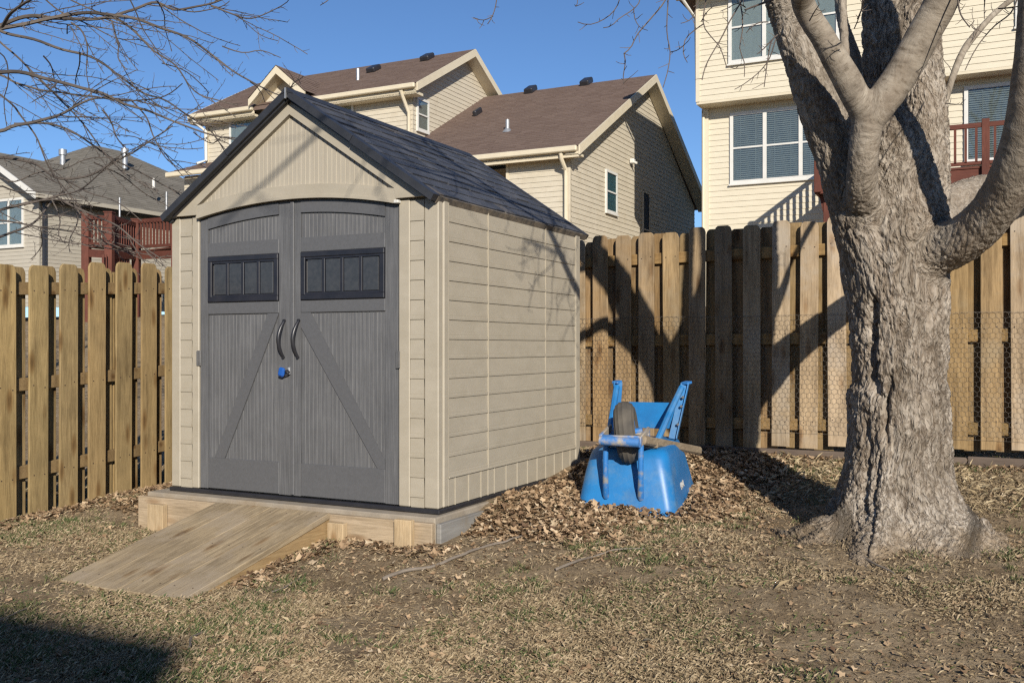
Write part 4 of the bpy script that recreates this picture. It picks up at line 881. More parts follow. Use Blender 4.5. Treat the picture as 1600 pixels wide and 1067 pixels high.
# its deck
da = root('deck', 'dark red wooden deck with stairs beside the grey roofed house', 'deck', (-10.5, 27, 0), 0)
D0 = Vector((-10.5, 27, 0)); pts = [pix(135, 384, 27.3) - D0, pix(171, 386, 26.6) - D0, pix(213, 389, 28.6) - D0, pix(275, 386, 27.2) - D0]
mbq = bpy.data.meshes.new('baluster'); t_ = MB().box(-.018, .018, -.03, .03, 0, .70); mbq.from_pydata(t_.v, [], t_.f); mbq.materials.append(M['deck'])
for i, p in enumerate(pts): MB().box(p.x - .105, p.x + .105, p.y - .105, p.y + .105, 1.8, p.z + (.90, .93, .85, .85)[i], .01).box(p.x - .125, p.x + .125, p.y - .125, p.y + .125, p.z + (.90, .93, .85, .85)[i], p.z + (.93, .96, .88, .88)[i]).build('post', 'deck', da)
for k, (a, b_) in enumerate(zip(pts[:-1], pts[1:])):
    d = b_ - a; n = int(d.length / .17)
    za = .80 if k != 1 else .84; MB().beam(a + Vector((0, 0, za)), b_ + Vector((0, 0, .80 if k != 1 else .70)), .06, .12).build('rail', 'deckx', da); MB().beam(a + Vector((0, 0, .06)), b_ + Vector((0, 0, .06)), .05, .09).build('rail', 'deckx', da)
    MB().beam(a + Vector((0, 0, -.20)), b_ + Vector((0, 0, -.20)), .06, .22).build('rim_joist', 'deckx', da)
    for i in range(n): link('baluster', mbq, da, a.lerp(b_, (i + .5) / n) + Vector((0, 0, .08)), math.atan2(d.y, d.x))
    if k == 1:
        for i in range(n): link('baluster', mbq, da, a.lerp(b_, (i + .5) / n) + Vector((0, -.5, -.95)), math.atan2(d.y, d.x))
mb = MB(); c_ = [(p.x, p.y) for p in pts]; back = [(x + 1.8, y + 3.2) for x, y in reversed(c_)]; z_ = pts[0].z
mb.prism(c_ + back, z_ - .06, z_ - .02, 'z'); mb.build('deck_floor', 'deckx', da)

# ---- house behind the photographer, whose shadow lies on the lawn
hs = root('house', 'house behind the photographer whose dark shadow crosses the near left lawn', 'house', (1.50, -11.7, 0), -TH)
mb = MB().box(-12, 0, -6, 0, -.3, 6.80).box(.002, .62, -6, -.4, -.3, 6.50); mb.build('wall', 'side_b', hs)
MB().prism([(0.03, 6.80), (-6.3, 6.80), (-3.1, 7.6)], -12.3, .03, 'x').build('roof', 'roof_b', hs)

# ================================================================== BIG TREE
def limb(pts, scale=1.0):                   # (photo x, photo y, width in photo px, distance)
    return [(pix(a, b_, Y), w_ / 2 / F * Y * scale) for a, b_, w_, Y in pts]
TY = 5.42
g0 = gz(2.16, TY)
trunk = [(Vector((2.155, TY, g0 - .2)), .36), (Vector((2.155, TY, g0 + .12)), .32)] + \
    limb([(1405, 775, 182, TY), (1406, 740, 168, TY), (1408, 700, 157, TY), (1407, 640, 152, TY), (1406, 580, 151, TY), (1404, 510, 157, TY), (1401, 440, 172, TY), (1398, 380, 180, TY), (1396, 330, 172, TY), (1393, 285, 150, TY), (1390, 225, 115, 5.48), (1386, 170, 60, 5.55)], .93)
L1 = limb([(1385, 430, 110, 5.38), (1352, 340, 105, 5.36), (1312, 245, 74, 5.34), (1277, 155, 68, 5.32), (1250, 75, 62, 5.30), (1226, 0, 58, 5.27)]) + [(pix(1190, -110, 5.15), .098), (pix(1150, -260, 4.95), .085), (pix(1120, -420, 4.8), .075)]
L2 = limb([(1392, 450, 70, 5.46), (1374, 395, 66, 5.36), (1357, 345, 60, 5.34), (1347, 298, 52, 5.17), (1349, 245, 47, 5.07), (1356, 185, 50, 5.02)])
L2a = limb([(1356, 185, 46, 5.02), (1322, 122, 42, 4.98), (1287, 60, 38, 4.93), (1254, 0, 36, 4.87)]) + [(Vector((1.35, 4.45, 3.10)), .048), (Vector((1.215, 3.93, 3.20)), .043), (Vector((.95, 3.40, 3.66)), .034), (Vector((.72, 2.9, 4.05)), .028)]
L2b = limb([(1358, 185, 54, 5.02), (1398, 132, 52, 4.98), (1440, 60, 52, 4.92), (1472, 0, 54, 4.86)]) + [(pix(1520, -120, 4.7), .075), (pix(1560, -300, 4.5), .065), (pix(1580, -480, 4.3), .055)]
L3 = limb([(1388, 330, 100, 5.55), (1384, 220, 76, 5.65), (1382, 110, 70, 5.72), (1382, 0, 68, 5.8)]) + [(pix(1378, -150, 5.95), .115), (pix(1395, -350, 6.1), .10), (pix(1400, -550, 6.3), .085)]
L4 = limb([(1425, 400, 110, 5.5), (1440, 300, 84, 5.55), (1444, 210, 74, 5.6), (1440, 120, 68, 5.66), (1433, 40, 64, 5.7), (1430, 0, 62, 5.72)]) + [(pix(1440, -150, 5.85), .10), (pix(1490, -350, 6.0), .09), (pix(1530, -550, 6.1), .08)]
L5 = limb([(1425, 410, 110, 5.32), (1470, 390, 80, 5.2), (1512, 368, 72, 5.05), (1552, 329, 72, 4.88), (1585, 270, 74, 4.70), (1608, 200, 74, 4.55), (1619, 110, 70, 4.44), (1627, 0, 66, 4.38)]) + [(pix(1636, -150, 4.34), .105), (pix(1645, -350, 4.3), .095)]
L5b = limb([(1440, 370, 90, 5.55), (1480, 325, 66, 5.75), (1525, 300, 48, 6.0), (1575, 290, 44, 6.3), (1640, 280, 42, 6.7)]) + [(Vector((4.6, 7.0, 2.6)), .08)]
L6 = limb([(1458, 250, 26, 5.62), (1471, 185, 16, 5.72), (1479, 150, 12, 5.75), (1503, 85, 12, 5.8), (1532, 45, 11, 5.85), (1560, 16, 10, 5.9), (1592, -8, 9, 5.95)])
L7 = limb([(1362, 230, 30, 5.75), (1352, 150, 24, 5.95), (1335, 90, 20, 6.05), (1318, 40, 18, 6.1), (1312, 0, 17, 6.15), (1300, -80, 15, 6.2)])
L8 = limb([(1335, 200, 20, 5.5), (1322, 110, 17, 5.6), (1318, 40, 15, 5.65), (1312, -60, 14, 5.7)])
roots = []
for (a, b_, w0, w1) in ((1222, 848, 62, 22), (1292, 880, 90, 40), (1395, 893, 100, 50), (1470, 890, 96, 44), (1536, 874, 84, 30), (1556, 842, 60, 22)):
    q = gpix(a, b_); c = Vector((2.155, TY, 0)); d = Vector((q.x - c.x, q.y - c.y, 0))
    z1 = gz(q.x, q.y)
    roots.append([(c + d * .22 + Vector((0, 0, g0 + .50)), .05), (c + d * .40 + Vector((0, 0, g0 + .25)), .10), (c + d * .66 + Vector((0, 0, g0 + .085)), w0 / 2 / F * 5.2 * .72), (Vector((q.x, q.y, z1 - .03)), w1 / 2 / F * 5.2 * 1.0), (c + d * 1.35 + Vector((0, 0, z1 - .10)), .03)])
for ang_ in (60, 95, 130):
    d = Vector((math.cos(R(ang_)), math.sin(R(ang_)), 0)) * .62; c = Vector((2.155, TY, 0))
    roots.append([(c + d * .3 + Vector((0, 0, g0 + .45)), .06), (c + d * .7 + Vector((0, 0, g0 + .08)), .10), (c + d * 1.3 + Vector((0, 0, g0 - .1)), .05)])
def densify(ch, st=.05):
    P = np.array([tuple(p) for p, r_ in ch]); r_ = np.array([q for p, q in ch]); s_ = np.concatenate([[0], np.cumsum(np.linalg.norm(np.diff(P, axis=0), axis=1))])
    n = max(3, int(s_[-1] / st)); t_ = np.linspace(0, s_[-1], n)
    # Catmull-Rom through the points
    out = []; rr = []
    for u_ in t_:
        i = min(len(s_) - 2, max(0, np.searchsorted(s_, u_) - 1)); h = s_[i + 1] - s_[i]; f = (u_ - s_[i]) / max(h, 1e-6)
        p0, p1, p2, p3 = P[max(i - 1, 0)], P[i], P[i + 1], P[min(i + 2, len(P) - 1)]
        out.append(.5 * ((2 * p1) + (-p0 + p2) * f + (2 * p0 - 5 * p1 + 4 * p2 - p3) * f * f + (-p0 + 3 * p1 - 3 * p2 + p3) * f ** 3)); rr.append(r_[i] + (r_[i + 1] - r_[i]) * f)
    return np.array(out), np.array(rr)
def flare():
    rings_ = []; n = 72; c = Vector((2.155, TY, 0)); zs = [g0 - .25, g0 - .12, g0 - .04, g0, g0 + .03, g0 + .07, g0 + .12, g0 + .18, g0 + .26, g0 + .36, g0 + .48, g0 + .62, g0 + .8]
    for z in zs:
        for k in range(n):
            th = 2 * math.pi * k / n; ang = lambda a: abs((th - R(a) + math.pi) % (2 * math.pi) - math.pi)
            lob = .25 + .05 * math.exp(-(ang(268) / .7) ** 2) + .045 * math.sin(5 * th + .6) + .035 * math.sin(9 * th + 2.2) + .02 * math.sin(14 * th) + .20 * math.exp(-(ang(197) / .17) ** 2) + .10 * math.exp(-(ang(232) / .2) ** 2) + .10 * math.exp(-(ang(322) / .2) ** 2) + .10 * math.exp(-(ang(352) / .16) ** 2)
            h = max(0, z - g0 + .03); r_ = .262 + lob * (math.exp(-h / .13) * .86 + .14 * math.exp(-h / .4)) + max(0, g0 - z) * .7
            rings_.append(c + Vector((r_ * math.cos(th), r_ * math.sin(th), z)))
    f = [(i * n + k, i * n + (k + 1) % n, (i + 1) * n + (k + 1) % n, (i + 1) * n + k) for i in range(len(zs) - 1) for k in range(n)] + [tuple(range(n - 1, -1, -1)), tuple(range((len(zs) - 1) * n, len(zs) * n))]
    return rings_, f
roots = [[(Vector((1.75, 5.35, g0 + .06)), .06), (gpix(1238, 838) - Vector((0, 0, .005)), .045), (gpix(1205, 826) - Vector((0, 0, .02)), .035), (gpix(1170, 815) - Vector((0, 0, .06)), .02)], [(Vector((2.55, 5.3, g0 + .05)), .06), (gpix(1556, 858) - Vector((0, 0, .01)), .04), (gpix(1590, 872) - Vector((0, 0, .04)), .02)]]
chains = [(trunk, 0.), (L1, (.1, .7)), (L2, (0, .9)), (L2a, 1.), (L2b, 1.), (L3, 0.), (L4, 0.05), (L5, (.35, 1.9)), (L5b, .5), (L6, 1.), (L7, .7), (L8, .7)] + [(r_, 0.) for r_ in roots]
mb = MB(); fv, ff = flare(); mb.add(fv, ff); SP = []; SD = []; SR = []; SS = []
for ch, smo in chains:
    P, r_ = densify(ch); mb.tube([Vector(p) for p in P], list(r_), 20); D = np.gradient(P, axis=0); D /= np.linalg.norm(D, axis=1)[:, None]
    SP.append(P); SD.append(D); SR.append(r_); SS.append(np.full(len(P), smo) if not isinstance(smo, tuple) else np.clip(np.linspace(smo[0], smo[1], len(P)), 0, 1))
SP = np.concatenate(SP); SD = np.concatenate(SD); SR = np.concatenate(SR); SS = np.concatenate(SS)
me = bpy.data.meshes.new('trunk_union'); me.from_pydata(mb.v, [], mb.f); tmp = bpy.data.objects.new('trunk_union', me); COL.objects.link(tmp)
md = tmp.modifiers.new('r', 'REMESH'); md.mode = 'VOXEL'; md.voxel_size = .0085
ms = tmp.modifiers.new('s', 'SMOOTH'); ms.factor = .5; ms.iterations = 14
dg = bpy.context.evaluated_depsgraph_get(); ev = tmp.evaluated_get(dg); me = bpy.data.meshes.new_from_object(ev); bpy.data.objects.remove(tmp)
nv = len(me.vertices); V = np.empty(nv * 3); me.vertices.foreach_get('co', V); V = V.reshape(-1, 3); NR = np.empty(nv * 3); me.vertices.foreach_get('normal', NR); NR = NR.reshape(-1, 3)
AX = np.zeros((nv, 3)); SM = np.zeros(nv); RR = np.zeros(nv)
for s_ in range(0, nv, 4000):
    d2 = ((V[s_:s_ + 4000, None] - SP[None]) ** 2).sum(2); k = np.sqrt(d2) - SR[None]
    w_ = np.exp(-np.clip(k, -.2, 1) / .02); w_ /= w_.sum(1)[:, None]
    AX[s_:s_ + 4000] = w_ @ SD; SM[s_:s_ + 4000] = w_ @ SS; RR[s_:s_ + 4000] = w_ @ SR
AX /= np.linalg.norm(AX, axis=1)[:, None]
VC = V - np.array([2.155, TY, 1.6])
al = (VC * AX).sum(1)
BC = VC - AX * (al * .74)[:, None]           # compress along the limb: furrows run lengthwise
hgt = V[:, 2]
wv = np.stack([fbm(BC * 11, 91, 3), fbm(BC * 11, 95, 3), fbm(BC * 11, 99, 3)], 1) - .5
BC = VC - AX * (al * .66)[:, None]
f1, f2 = worley((BC + wv * .06) * 34., 21); edge = f2 - f1
f1b, f2b = worley((BC + wv * .05) * 62., 41); edgeb = f2b - f1b
rough = 1 - SM
ridge = np.clip(edge / .28, 0, 1); ridgeb = np.clip(edgeb / .3, 0, 1)
disp = rough * (.013 * (ridge - 1) + .007 * (ridgeb - .6) + .020 * (fbm(BC * 17, 51, 4) - .5)) + .035 * (fbm(V * 4.2, 61, 3) - .5) * np.clip(RR / .2, .15, 1) + (1 - rough) * .004 * (fbm(V * np.array([10, 10, 26]), 71, 3) - .5)
# long dark splits on the camera side of the lower trunk
phx = 800 + V[:, 0] / V[:, 1] * F; phy = HOR - (V[:, 2] - HC) / V[:, 1] * F
front = (NR[:, 1] < .2)
for pts_, dep, wd in (([(1363, 455), (1362, 500), (1360, 545), (1363, 590), (1372, 615), (1381, 632)], .05, 6.5), ([(1391, 585), (1387, 615), (1384, 650), (1383, 680), (1388, 700)], .045, 5.5), ([(1398, 655), (1396, 690), (1394, 730)], .03, 4), ([(1352, 640), (1356, 700), (1350, 760), (1352, 820)], .025, 4.5), ([(1372, 700), (1366, 760), (1360, 830), (1350, 880)], .02, 4)):
    pts_ = np.array(pts_, float); cx_ = np.interp(phy, pts_[:, 1], pts_[:, 0]); inside = (phy > pts_[0, 1] - 4) & (phy < pts_[-1, 1] + 4)
    en = np.clip(np.minimum(phy - pts_[0, 1] + 4, pts_[-1, 1] + 4 - phy) / 25, 0, 1)
    jit = 5 * (fbm(np.stack([phy * .06, phy * 0, phy * 0], 1), 77, 2) - .5)
    disp = disp - front * inside * en * dep * np.exp(-((phx - cx_ - jit) / wd) ** 2)
V2 = V + NR * disp[:, None]
me.vertices.foreach_set('co', V2.ravel()); me.update()
me.attributes.new('barkco', 'FLOAT_VECTOR', 'POINT').data.foreach_set('vector', BC.astype(np.float32).ravel())
me.attributes.new('ringco', 'FLOAT_VECTOR', 'POINT').data.foreach_set('vector', (VC + AX * (np.clip((SM - .8) / .2, 0, 1) * al * 1.3)[:, None]).astype(np.float32).ravel())
me.attributes.new('smoothbark', 'FLOAT', 'POINT').data.foreach_set('value', SM.astype(np.float32))
dust = np.clip(1 - (hgt - ground_h(V[:, 0], V[:, 1])) / .15 - .1 + 1.1 * (fbm(V * 9, 81, 3) - .5), 0, 1) * .85
me.attributes.new('dust', 'FLOAT', 'POINT').data.foreach_set('value', dust.astype(np.float32))
me.polygons.foreach_set('use_smooth', [True] * len(me.polygons)); me.materials.clear(); me.materials.append(M['bark'])
tree = root('bare_tree', 'big bare maple tree with thick furrowed trunk forking low, right foreground', 'tree', (2.155, TY, g0))
link('trunk', me, tree, (-2.155, -TY, -g0))

# crown: limbs and twigs above the frame, and the twigs that hang into it
class Twigs:
    def __init__(s): s.mb = MB()
    def chain(s, pts, r0, r1, n=5):
        m = len(pts); s.mb.tube(pts, [r0 + (r1 - r0) * (i / max(1, m - 1)) for i in range(m)], n, False, .5)
    def spurs(s, pts, every, L, r_, up=.35, rec=1):
        """Little side shoots, alternating, all the way along a branch."""
        acc = random.uniform(.2, 1) * every; sgn = 1
        for a, b_ in zip(pts[:-1], pts[1:]):
            d = b_ - a; ln = d.length
            if ln < 1e-5: continue
            d = d / ln; t_ = acc
            while t_ < ln:
                p = a + d * t_; sd = d.orthogonal().normalized(); sd.rotate(Matrix.Rotation(random.uniform(0, 6.28), 3, d))
                dd = (d * random.uniform(.35, .9) + sd * .8 + Vector((0, 0, up))).normalized(); l_ = L * random.uniform(.35, 1.3) * (2.2 if random.random() < .1 else 1)
                q = [p]; cur = dd.copy(); k_ = 3 if l_ < .12 else 5
                for _ in range(k_): cur = (cur + Vector((random.uniform(-.25, .25), random.uniform(-.25, .25), random.uniform(-.15, .3)))).normalized(); q.append(q[-1] + cur * l_ / k_)
                s.chain(q, r_, r_ * .55, 3)
                if rec and l_ > .10: s.spurs(q, every * .8, L * .4, r_ * .7, up, 0)
                t_ += every * random.uniform(.5, 1.6)
            acc = t_ - ln
    def grow(s, p, d, r_, depth, maxd, L):
        pts = [p]; cur = d.normalized(); n = 5
        for i in range(n):
            cur = (cur + Vector((random.uniform(-.2, .2), random.uniform(-.2, .2), random.uniform(-.08, .2)))).normalized(); pts.append(pts[-1] + cur * L / n)
        s.chain(pts, r_, r_ * .62, 8 if r_ > .03 else 5 if r_ > .01 else 4)
        if depth >= maxd: s.spurs(pts, .14, .13, .0022, .2, 0); return
        for k in range(3 if depth < 2 else 2):
            i = (n if k == 0 else random.randint(2, n - 1)); sd = cur.orthogonal().normalized(); sd.rotate(Matrix.Rotation(random.uniform(0, 6.28), 3, cur))
            nd = (cur * 1.0 + sd * random.uniform(.35, .9)).normalized()
            if pts[i].z < 3.9: nd.z = abs(nd.z) + .35
            s.grow(pts[i], nd, r_ * (.66 if k == 0 else .5), depth + 1, maxd, L * random.uniform(.68, .85))
def smooth_pix(pts, Y0, Y1, st=.04):
    n = len(pts); ch = [(pix(a, b_, Y0 + (Y1 - Y0) * i / max(1, n - 1)), .01) for i, (a, b_) in enumerate(pts)]
    P, _ = densify(ch, st); return [Vector(p) for p in P]
T = Twigs()
for ch, L in ((L1, 1.5), (L2a, 1.25), (L2b, 1.4), (L3, 1.7), (L4, 1.6), (L5, 1.5), (L5b, 1.5)):
    p, r_ = ch[-1]; d = (ch[-1][0] - ch[-2][0]).normalized(); T.grow(p, d, r_ * .95, 0, 4, L)
    for k in (1, 2):
        p2, r2 = ch[-1 - k]; sd = Vector((random.uniform(-1, 1), random.uniform(-1, .6), .5)).normalized()
        if p2.z > 3.3: T.grow(p2, (d * .6 + sd).normalized(), r2 * .5, 1, 4, L * .8)
sh = [Vector((1.06, 3.62, 3.52)), Vector((.93, 3.35, 3.55)), Vector((.745, 3.0, 3.57))]; T.chain(sh, .016, .009, 6); T.spurs(sh, .12, .25, .006, .0, 1)
sh = [Vector((.72, 2.9, 4.05)), Vector((.45, 2.3, 4.4)), Vector((.1, 1.5, 4.75)), Vector((-.2, .6, 4.95)), Vector((-.7, -.4, 5.0))]; T.chain(sh, .024, .012, 6); T.spurs(sh, .4, .8, .007, .1, 1)
sh = [Vector((.45, 2.3, 4.4)), Vector((.25, 1.6, 4.35)), Vector((.15, .9, 4.5)), Vector((.2, .2, 4.6))]; T.chain(sh, .013, .008, 6); T.spurs(sh, .35, .6, .006, .1, 1)
over = [pix(1225, -60, 5.25), pix(1150, -130, 5.0), pix(1020, -160, 4.7), pix(900, -170, 4.5), pix(790, -150, 4.4), pix(700, -120, 4.3)]
T.chain(over, .035, .010, 7)
hang = [([(790, -150), (782, -60), (776, 0), (770, 24), (762, 38)], 2.4), ([(770, 26), (755, 32), (740, 28)], 1.6), ([(880, -165), (905, -60), (902, 5), (898, 8)], 1.8), ([(985, -160), (975, -50), (968, 0), (955, 22), (935, 35), (918, 39), (903, 35)], 2.2),
    ([(1015, -160), (1008, -50), (1000, 0), (988, 16), (968, 29), (955, 41), (943, 44)], 2.2), ([(990, 14), (992, 30), (1000, 43), (1012, 48)], 1.6), ([(1090, -140), (1062, -50), (1040, 0), (1018, 28), (996, 54), (986, 74), (975, 84)], 3.0), ([(975, 84), (977, 98), (974, 118), (974, 131)], 2.0),
    ([(1060, -150), (1048, -50), (1044, 0), (1042, 50), (1047, 80), (1044, 108), (1036, 137)], 2.4), ([(1047, 82), (1060, 78), (1075, 65)], 1.6), ([(1130, -140), (1110, -40), (1103, 0), (1099, 38), (1113, 60), (1124, 72), (1131, 90), (1137, 106), (1162, 107)], 2.4),
    ([(1099, 38), (1085, 48), (1072, 60), (1068, 74), (1068, 86), (1074, 98)], 2.0), ([(1200, -100), (1175, -30), (1160, 0), (1141, 32), (1128, 58), (1112, 85), (1102, 105), (1097, 125)], 2.8), ([(1156, 2), (1160, 25), (1160, 48), (1158, 60), (1156, 78), (1163, 98), (1163, 120)], 2.2),
    ([(1215, 55), (1205, 66), (1199, 98), (1194, 136)], 2.4), ([(1212, 62), (1202, 92), (1187, 112), (1165, 130), (1148, 140)], 2.0), ([(1206, 63), (1194, 76), (1183, 85)], 2.0), ([(1208, 0), (1185, 8), (1164, 16)], 4.0), ([(1200, 35), (1185, 36), (1172, 45), (1166, 52)], 2.0), ([(1165, 12), (1152, 6), (1135, 14), (1126, 18)], 1.8),
    ([(1098, -40), (1090, 5), (1080, 30), (1064, 37)], 2.0), ([(1096, 34), (1104, 20), (1115, 10)], 1.6), ([(1265, 33), (1272, 20), (1280, 8)], 2.2),
    ([(1592, -8), (1580, 20), (1555, 40), (1535, 62), (1520, 85), (1508, 110)], 2.4), ([(1495, -20), (1500, 20), (1515, 43)], 3.0), ([(1560, 14), (1585, 12), (1605, 5)], 2.2), ([(1478, 162), (1488, 163), (1503, 164)], 1.6), ([(1340, 30), (1348, 10), (1352, -20)], 2.4), ([(1335, 45), (1345, 20), (1347, 0)], 1.8), ([(1540, -10), (1538, 10), (1538, 30)], 2.0)]
for pts, wpx in hang:
    P = smooth_pix(pts, 4.75, 4.5); r_ = wpx / 2 / F * 4.6; T.chain(P, r_ * 1.1, r_ * .6, 5); T.spurs(P, .075, .045, .0022, .15, 1)
T.spurs([p for p, q in L6], .16, .2, .0028, .3, 1)
crown = T.mb.build('crown', 'twig', tree, (-2.155, -TY, -g0), fix=False, smooth=False)

# ================================================================== TREE AT THE LEFT, beyond the fence
lx, ly = -7.1, 9.6; lg = gz(lx, ly)
t2 = root('bare_tree', 'bare tree beyond the left fence whose thin branches cross the sky', 'tree', (lx, ly, lg))
mb = MB(); P, r_ = densify([(Vector((lx, ly, lg - .2)), .24), (Vector((lx, ly, lg + .3)), .17), (Vector((lx + .05, ly, lg + 1.6)), .14), (Vector((lx - .05, ly + .05, 3.0)), .12), (Vector((lx + .05, ly, 4.4)), .095), (Vector((lx - .1, ly, 6.2)), .05), (Vector((lx, ly, 7.8)), .02)], .15)
P = P + np.stack([.03 * (fbm(P * 2, 5) - .5), .03 * (fbm(P * 2, 9) - .5), 0 * P[:, 0]], 1); mb.tube([Vector(p) for p in P], list(r_), 12); mb.build('trunk', 'twig2', t2, (-lx, -ly, -lg), smooth=True)
T = Twigs()
BR = [([(-20, 52), (0, 44), (30, 36), (80, 27), (110, 23), (160, 24), (215, 32), (260, 46), (300, 62), (338, 92), (385, 125), (430, 147), (468, 160)], 7, 1.6), ([(-20, 45), (0, 36), (26, 27), (60, 25), (85, 30), (122, 33), (168, 29), (205, 14), (240, 2), (275, 14), (330, 8), (380, -10)], 7, 2.5),
    ([(0, 38), (12, 25), (30, 14), (50, 5), (75, -8)], 5.5, 3.5), ([(172, 26), (195, 38), (215, 53), (240, 80), (272, 100), (292, 130), (312, 147), (345, 158), (372, 165)], 4.5, 1.5), ([(-10, 45), (12, 54), (52, 63), (90, 75), (128, 84), (158, 97), (190, 122), (225, 146), (262, 160), (300, 185), (330, 206), (352, 240)], 5, 1.6),
    ([(-20, 118), (0, 115), (38, 114), (90, 127), (150, 143), (200, 165), (250, 181), (300, 201), (342, 212), (370, 219)], 6.5, 1.8), ([(-20, 112), (5, 119), (30, 131), (82, 144), (140, 152), (200, 157), (256, 148), (285, 131)], 4, 1.6), ([(-20, 206), (0, 203), (18, 194), (50, 190), (92, 180), (125, 166), (160, 155), (210, 160)], 6, 2),
    ([(18, 192), (62, 192), (108, 203), (150, 230), (190, 256), (232, 276), (292, 312)], 4.2, 1.5), ([(-20, 246), (0, 247), (30, 250), (60, 259), (90, 278), (128, 276), (168, 256), (210, 237), (250, 214), (272, 198)], 5.5, 1.8), ([(-20, 340), (0, 330), (40, 321), (78, 308), (112, 299), (140, 282), (165, 262)], 4.5, 1.6), ([(-20, 382), (0, 372), (48, 350), (82, 309), (110, 290)], 5, 2),
    ([(-10, 343), (60, 354), (120, 365), (180, 386), (240, 400)], 2.8, 1.3), ([(82, 306), (130, 330), (182, 352), (230, 390), (258, 408)], 3.6, 1.6), ([(-10, 58), (38, 100), (88, 148), (130, 195), (162, 240), (202, 276), (250, 300)], 3.8, 1.5), ([(-10, 140), (20, 165), (32, 178), (60, 215), (82, 270), (120, 320), (165, 372)], 3.2, 1.4),
    ([(65, -5), (100, 22), (150, 45), (185, 60), (220, 60)], 3, 1.2), ([(100, -5), (140, 15), (172, 22), (200, 40), (215, 52)], 2.6, 1.2), ([(200, -10), (213, 20), (222, 45), (240, 72), (256, 100)], 2.6, 1.2), ([(245, 2), (254, 20), (256, 45), (268, 80)], 2.4, 1), ([(108, 34), (124, 45), (134, 70), (136, 92), (140, 105)], 3.2, 1.2), ([(172, 30), (180, 55), (188, 75), (188, 95), (200, 110)], 3, 1.1),
    ([(68, 88), (82, 105), (88, 125), (92, 150)], 2.8, 1), ([(128, 85), (128, 102), (122, 120), (118, 132)], 2.4, .9), ([(108, 55), (108, 40), (120, 62), (128, 82)], 2.2, 1), ([(330, 10), (360, 20), (395, 26), (440, 8), (452, 0)], 2.8, 1.2), ([(262, 8), (300, 16), (340, 12), (360, 4)], 2.4, 1), ([(345, 70), (380, 82), (410, 80), (440, 92)], 2.2, 1), ([(160, 172), (178, 195), (184, 215), (196, 232)], 3.2, 1.2), ([(208, 160), (232, 185), (242, 215), (262, 250), (298, 272)], 3, 1.2),
    ([(150, 255), (190, 275), (230, 305), (275, 330)], 2.6, 1), ([(80, 308), (92, 340), (88, 365), (98, 380)], 2.4, 1), ([(116, 310), (118, 345), (108, 375), (112, 395)], 2.6, 1), ([(0, 290), (30, 300), (70, 306)], 3, 1.4), ([(-10, 75), (10, 95), (16, 130), (10, 160), (12, 200)], 2.2, 1), ([(150, 385), (190, 392), (230, 408)], 2.2, 1.2), ([(95, 130), (72, 150), (50, 160)], 2, 1), ([(255, 100), (290, 112), (320, 138), (322, 150)], 2.2, 1), ([(390, 128), (405, 140), (412, 158)], 2, 1), ([(440, 150), (458, 130), (475, 122)], 1.8, 1), ([(520, -10), (505, 5), (500, 8)], 2, 1), ([(-10, 10), (20, 18), (45, 8), (60, 2)], 2, 1),
    ([(-10, 270), (25, 285), (60, 270), (100, 262), (140, 245), (190, 250)], 2.4, 1), ([(20, 320), (60, 335), (110, 338), (160, 356), (200, 352)], 2.2, 1), ([(100, 280), (135, 300), (175, 312), (220, 345)], 2.4, 1), ([(60, 355), (62, 385), (50, 405)], 2, 1), ([(300, 205), (330, 225), (350, 215), (385, 222)], 2, 1)]
hubs = [Vector((lx + .05, ly, z)) for z in (2.6, 3.0, 3.4, 3.8, 4.3, 4.8)]
for i, (pts, w0, w1) in enumerate(BR):
    Y0 = 9.5 + .5 * math.sin(i * 2.4); Y1 = Y0 + .7 * math.sin(i * 1.7 + 1)
    P = smooth_pix(pts, Y0, Y1, .06)
    for k, p in enumerate(P): P[k] = p + Vector((0, .05 * math.sin(k * .25 + i), .004 * math.sin(k * .9 + i * 2)))
    r0, r1 = w0 / 2 / F * 9.6 * .95, max(w1, 1.2) / 2 / F * 9.6; T.chain(P, r0, r1, 6); T.spurs(P, .075, .085, .0034, .15, 1)
    if w0 > 2.7:
        for q in range(int(len(P) / 4.6)):
            j = random.randint(2, len(P) - 3); d = (P[j + 1] - P[j]).normalized(); ln = random.uniform(.35, 1.3) * (1 - .4 * j / len(P)); cur = (d + Vector((random.uniform(-.1, .4), random.uniform(-.5, .5), random.choice((-1, -.8, -.5, .35, .6)) * random.uniform(.5, 1)))).normalized(); Q = [P[j]]
            for _ in range(10): cur = (cur + d * .10 + Vector((.03, random.uniform(-.1, .1), random.uniform(-.12, .10)))).normalized(); Q.append(Q[-1] + cur * ln / 10)
            rq = max(.0042, r1 * random.uniform(.7, 1.0)); T.chain(Q, rq, .0036, 5); T.spurs(Q, .08, .075, .0032, .15, 1)
    if pts[0][0] <= 0 and w0 > 2.9:
        h = min(hubs, key=lambda q: abs(q.z - (P[0].z - .3))); m_ = (h + P[0]) / 2 + Vector((0, 0, .05)); T.chain([h, m_, P[0]], r0 * 1.5, r0, 7)
for k in range(7): T.grow(Vector((lx, ly, 4.6 + k * .4)), Vector((-1 if k % 2 else -.4, random.uniform(-1, 1), .8)), .035, 1, 3, 1.1)
T.mb.build('crown', 'twig2', t2, (-lx, -ly, -lg), fix=False)

